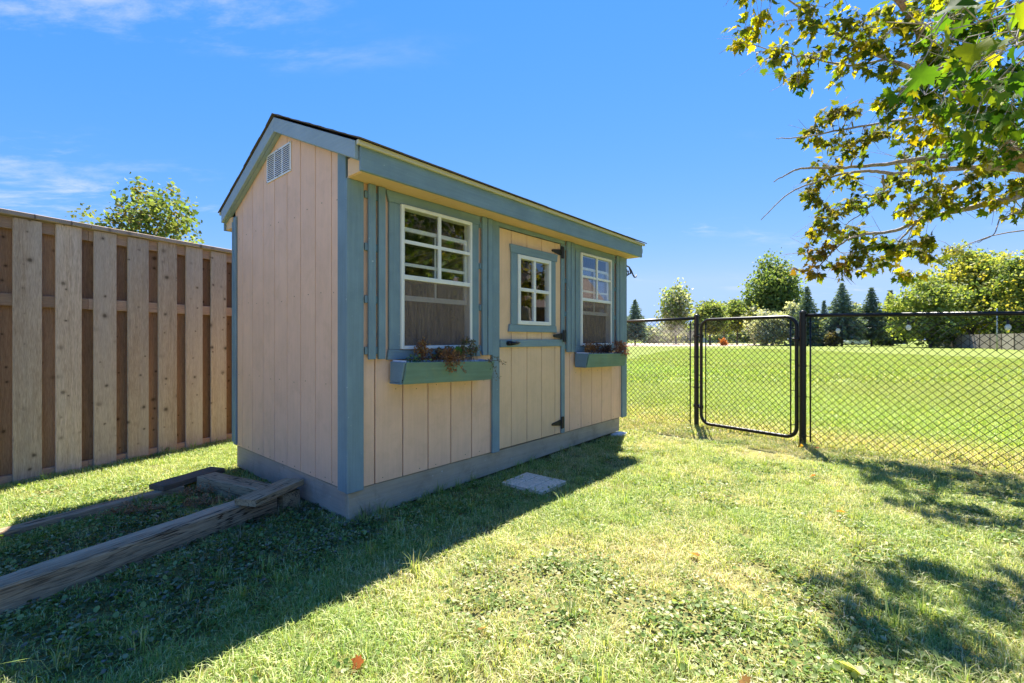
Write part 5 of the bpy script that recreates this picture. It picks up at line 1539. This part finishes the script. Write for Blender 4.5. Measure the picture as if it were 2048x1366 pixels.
def side_of_field(x, y):
    """True beyond the chain-link line"""
    s = np.zeros(len(x), bool)
    pts = [Vector((1.30 - 9, 6.97 + 7.2, 0)), CL[0], CL[1], CL[2], CL[3], CL[4], Vector((30, -21, 0))]
    for a, b in zip(pts[:-1], pts[1:]):
        inx = (x >= a.x) & (x < b.x)
        s |= inx & (y > a.y + (b.y - a.y) * (x - a.x) / (b.x - a.x))
    return s
def tint_for(x, y, rg):
    """dry straw patches and lush patches of the turf itself"""
    d = fbm(x, y, .9, 21); d2 = fbm(x, y, 3.1, 33)
    dryness = np.clip((d * .6 + d2 * .4 - .42) * 4.2, 0, 1)
    for (cx_, cy_, r) in ((1.03, 2.15, .34), (.55, 2.0, .22), (2.6, 4.6, .5), (1.9, 5.4, .4)):
        dryness = np.maximum(dryness, np.clip(1.35 - np.hypot(x - cx_, (y - cy_) * 1.3) / r, 0, 1))
    for a, b in zip(CL[:-1], CL[1:]):
        dryness = np.maximum(dryness, np.clip(.9 - np.abs(seg_dist(x, y, a, b) - .25) / .35, 0, .85))
    lush = np.array([1.0, 1.14, .80]); drc = np.array([1.65, 1.42, 1.6])
    t = lush[None] * (1 - dryness[:, None]) + drc[None] * dryness[:, None]
    return t * rg.uniform(.85, 1.15, (len(x), 1)), dryness

gp_near = [grass_proto('grass_clump', 46, .055, .018, .045, .0014, 100 + k, .26, .85) for k in range(5)]
gp_tall = [grass_proto('grass_tuft', 26, .028, .05, .11, .0016, 120 + k, .10, .5) for k in range(2)]
wp_near = [weed_proto('weed_clump', 17, .055, .0045, .0112, 130 + k, .030, .5) for k in range(4)]
gp_mid = [grass_proto('grass_clump', 90, .15, .02, .05, .0030, 140 + k, .16, .7) for k in range(4)]
wp_mid = [weed_proto('weed_clump', 26, .14, .008, .017, 150 + k, .034, .4) for k in range(3)]
gp_far = [grass_proto('grass_clump', 150, .55, .03, .07, .011, 160 + k, .10, .7) for k in range(4)]

def lawn(name, label, y0, y1, dens, gprotos, wprotos, wfrac, seed, tall=None):
    x, y, rg = wedge(y0, y1, dens, seed=seed)
    fld = side_of_field(x, y); ok = keep_mask(x, y, .015) & ~fld
    x, y = x[ok], y[ok]; n = len(x)
    tint, dryness = tint_for(x, y, rg)
    u, v = local_shed(x, y)
    # creeping weeds: in patches over the whole lawn, thickest beside the shed and the garden bed
    wn_ = fbm(x, y, 1.5, 50) * .62 + fbm(x, y, 6.0, 60) * .38
    near_bed = np.clip(1.2 - seg_dist(x, y, F0 - TD * 3, F0) / .9, 0, 1) * .22 + np.clip(.8 - np.abs(v + .4) / .7, 0, 1) * .10
    isweed = rg.random(n) < np.clip((wn_ + near_bed - .46) * 4.0, .04, .9) * wfrac
    bare = (dryness > .92) & (rg.random(n) < .45)
    pid = rg.integers(0, len(gprotos), n)
    pid[isweed] = len(gprotos) + rg.integers(0, len(wprotos), int(isweed.sum()))
    protos = gprotos + wprotos
    if tall:
        tl = (rg.random(n) < .012) | ((rg.random(n) < .10) & ((seg_dist(x, y, FA - FDIR * 2, FA + FDIR * 2) < .16) | (np.minimum.reduce([seg_dist(x, y, a, b) for a, b in zip(CL[:-1], CL[1:])]) < .07) | ((v > -.10) & (v < .02) & (u > -.1) & (u < 3.7))))
        pid[tl] = len(protos) + rg.integers(0, len(tall), int(tl.sum())); protos = protos + tall
    wt = tint.copy(); wt[isweed] = .5 * wt[isweed] + .5
    keep = ~bare
    sc = rg.uniform(.7, 1.3, n) * np.where(dryness > .6, .8, 1.0)
    # creeping ivy along the bed: faintly purple, tint darkened for the shade there
    iv = isweed & (near_bed > .1) & (rg.random(n) < .6); wt[iv] *= np.array([.62, .55, .85])
    z = np.zeros(n)
    scatter(name, label, np.stack([x, y, z], 1)[keep], (rg.random(n) * 6.283)[keep], sc[keep], pid[keep], protos, wt[keep])
lawn('lawn_grass', 'short patchy lawn of grass and creeping weeds round the shed', 1.15, 3.3, 620, gp_near, wp_near, .9, 1, gp_tall)
lawn('lawn_grass', 'short dry lawn of grass and weeds towards the chain-link gate', 3.3, 5.2, 360, gp_near, wp_near, .75, 2, gp_tall)
lawn('lawn_grass', 'short lawn grass farther along the fences', 5.2, 14, 60, gp_mid, wp_mid, .5, 3)
def field(name, label, y0, y1, dens, protos, seed):
    x, y, rg = wedge(y0, y1, dens, seed=seed)
    ok = side_of_field(x, y) & keep_mask(x, y, .02); x, y = x[ok], y[ok]; n = len(x)
    t, dryness = tint_for(x, y, rg)
    d = np.clip((fbm(x, y * .5, .2, 70) * .7 + fbm(x * .12, y, .55, 75) * .3 - .5) * 2.6 + .5, 0, 1)
    g = np.array([[1.06, 1.24, .72]]) * (1 - .35 * d[:, None]) + np.array([[.32, .22, .2]]) * d[:, None]
    dd = np.clip(1.4 - (np.minimum.reduce([seg_dist(x, y, a, b) for a, b in zip(CL[:-1], CL[1:])])) / 1.3, 0, .8)[:, None] * (.35 + .65 * dryness[:, None])
    g = g * (1 - dd) + np.array([[1.7, 1.35, 1.5]]) * dd
    scatter(name, label, np.stack([x, y, np.zeros(n) + .004], 1), rg.random(n) * 6.283, rg.uniform(.75, 1.25, n), rg.integers(0, len(protos), n), protos, g * rg.uniform(.88, 1.12, (n, 1)))
field('field_grass', 'bright mown field grass just beyond the chain-link fence', 3.6, 12, 75, gp_mid, 4)
field('field_grass', 'bright mown field grass in the middle distance', 12, 55, 4.0, gp_far, 5)

# ------------------------------------------------------------------ fallen leaves and a few tall blades
fl_mats = [(.42, .13, .04), (.30, .16, .06), (.45, .42, .30), (.34, .10, .04)]
FLM = [numpy_mesh('leaf_blade', LV * np.array([1, 1, 2.2]), LF, M['leaf'], np.tile(np.array(h), (len(LV), 1)), True) for h in fl_mats]
for i, (px, py, h, s, lab) in enumerate(((725, 1322, 0, .062, 'curled orange maple leaf on the grass at bottom left'), (1607, 893, 1, .07, 'brown fallen leaf at the foot of the right gate post'), (1630, 897, 3, .07, 'rusty fallen leaf just right of the right gate post'),
    (1483, 1362, 1, .045, 'brown fallen leaf at the bottom edge right of centre'), (1722, 1352, 2, .075, 'pale tan maple leaf on the grass at the bottom edge'), (1676, 1025, 0, .045, 'small orange leaf on the sunlit lawn beside the shadow'),
    (1955, 950, 3, .06, 'rusty leaf under the right chain-link run'), (1396, 1115, 1, .05, 'brown leaf on the dry lawn patch'), (962, 1262, 1, .035, 'brown leaf on the sunlit grass at bottom centre'), (1630, 952, 3, .05, 'small rusty leaf by the gate post shadow'))):
    p = gnd(px, py, .03)
    o = bpy.data.objects.new('fallen_leaf', FLM[h]); o.scale = (s, s, s)
    o.location = (p.x, p.y, .035); o.rotation_euler = (random.uniform(-.5, .5), random.uniform(-.5, .5), random.uniform(0, 6.28))
    link(o); tag(o, lab, 'leaf', 'fallen leaves')
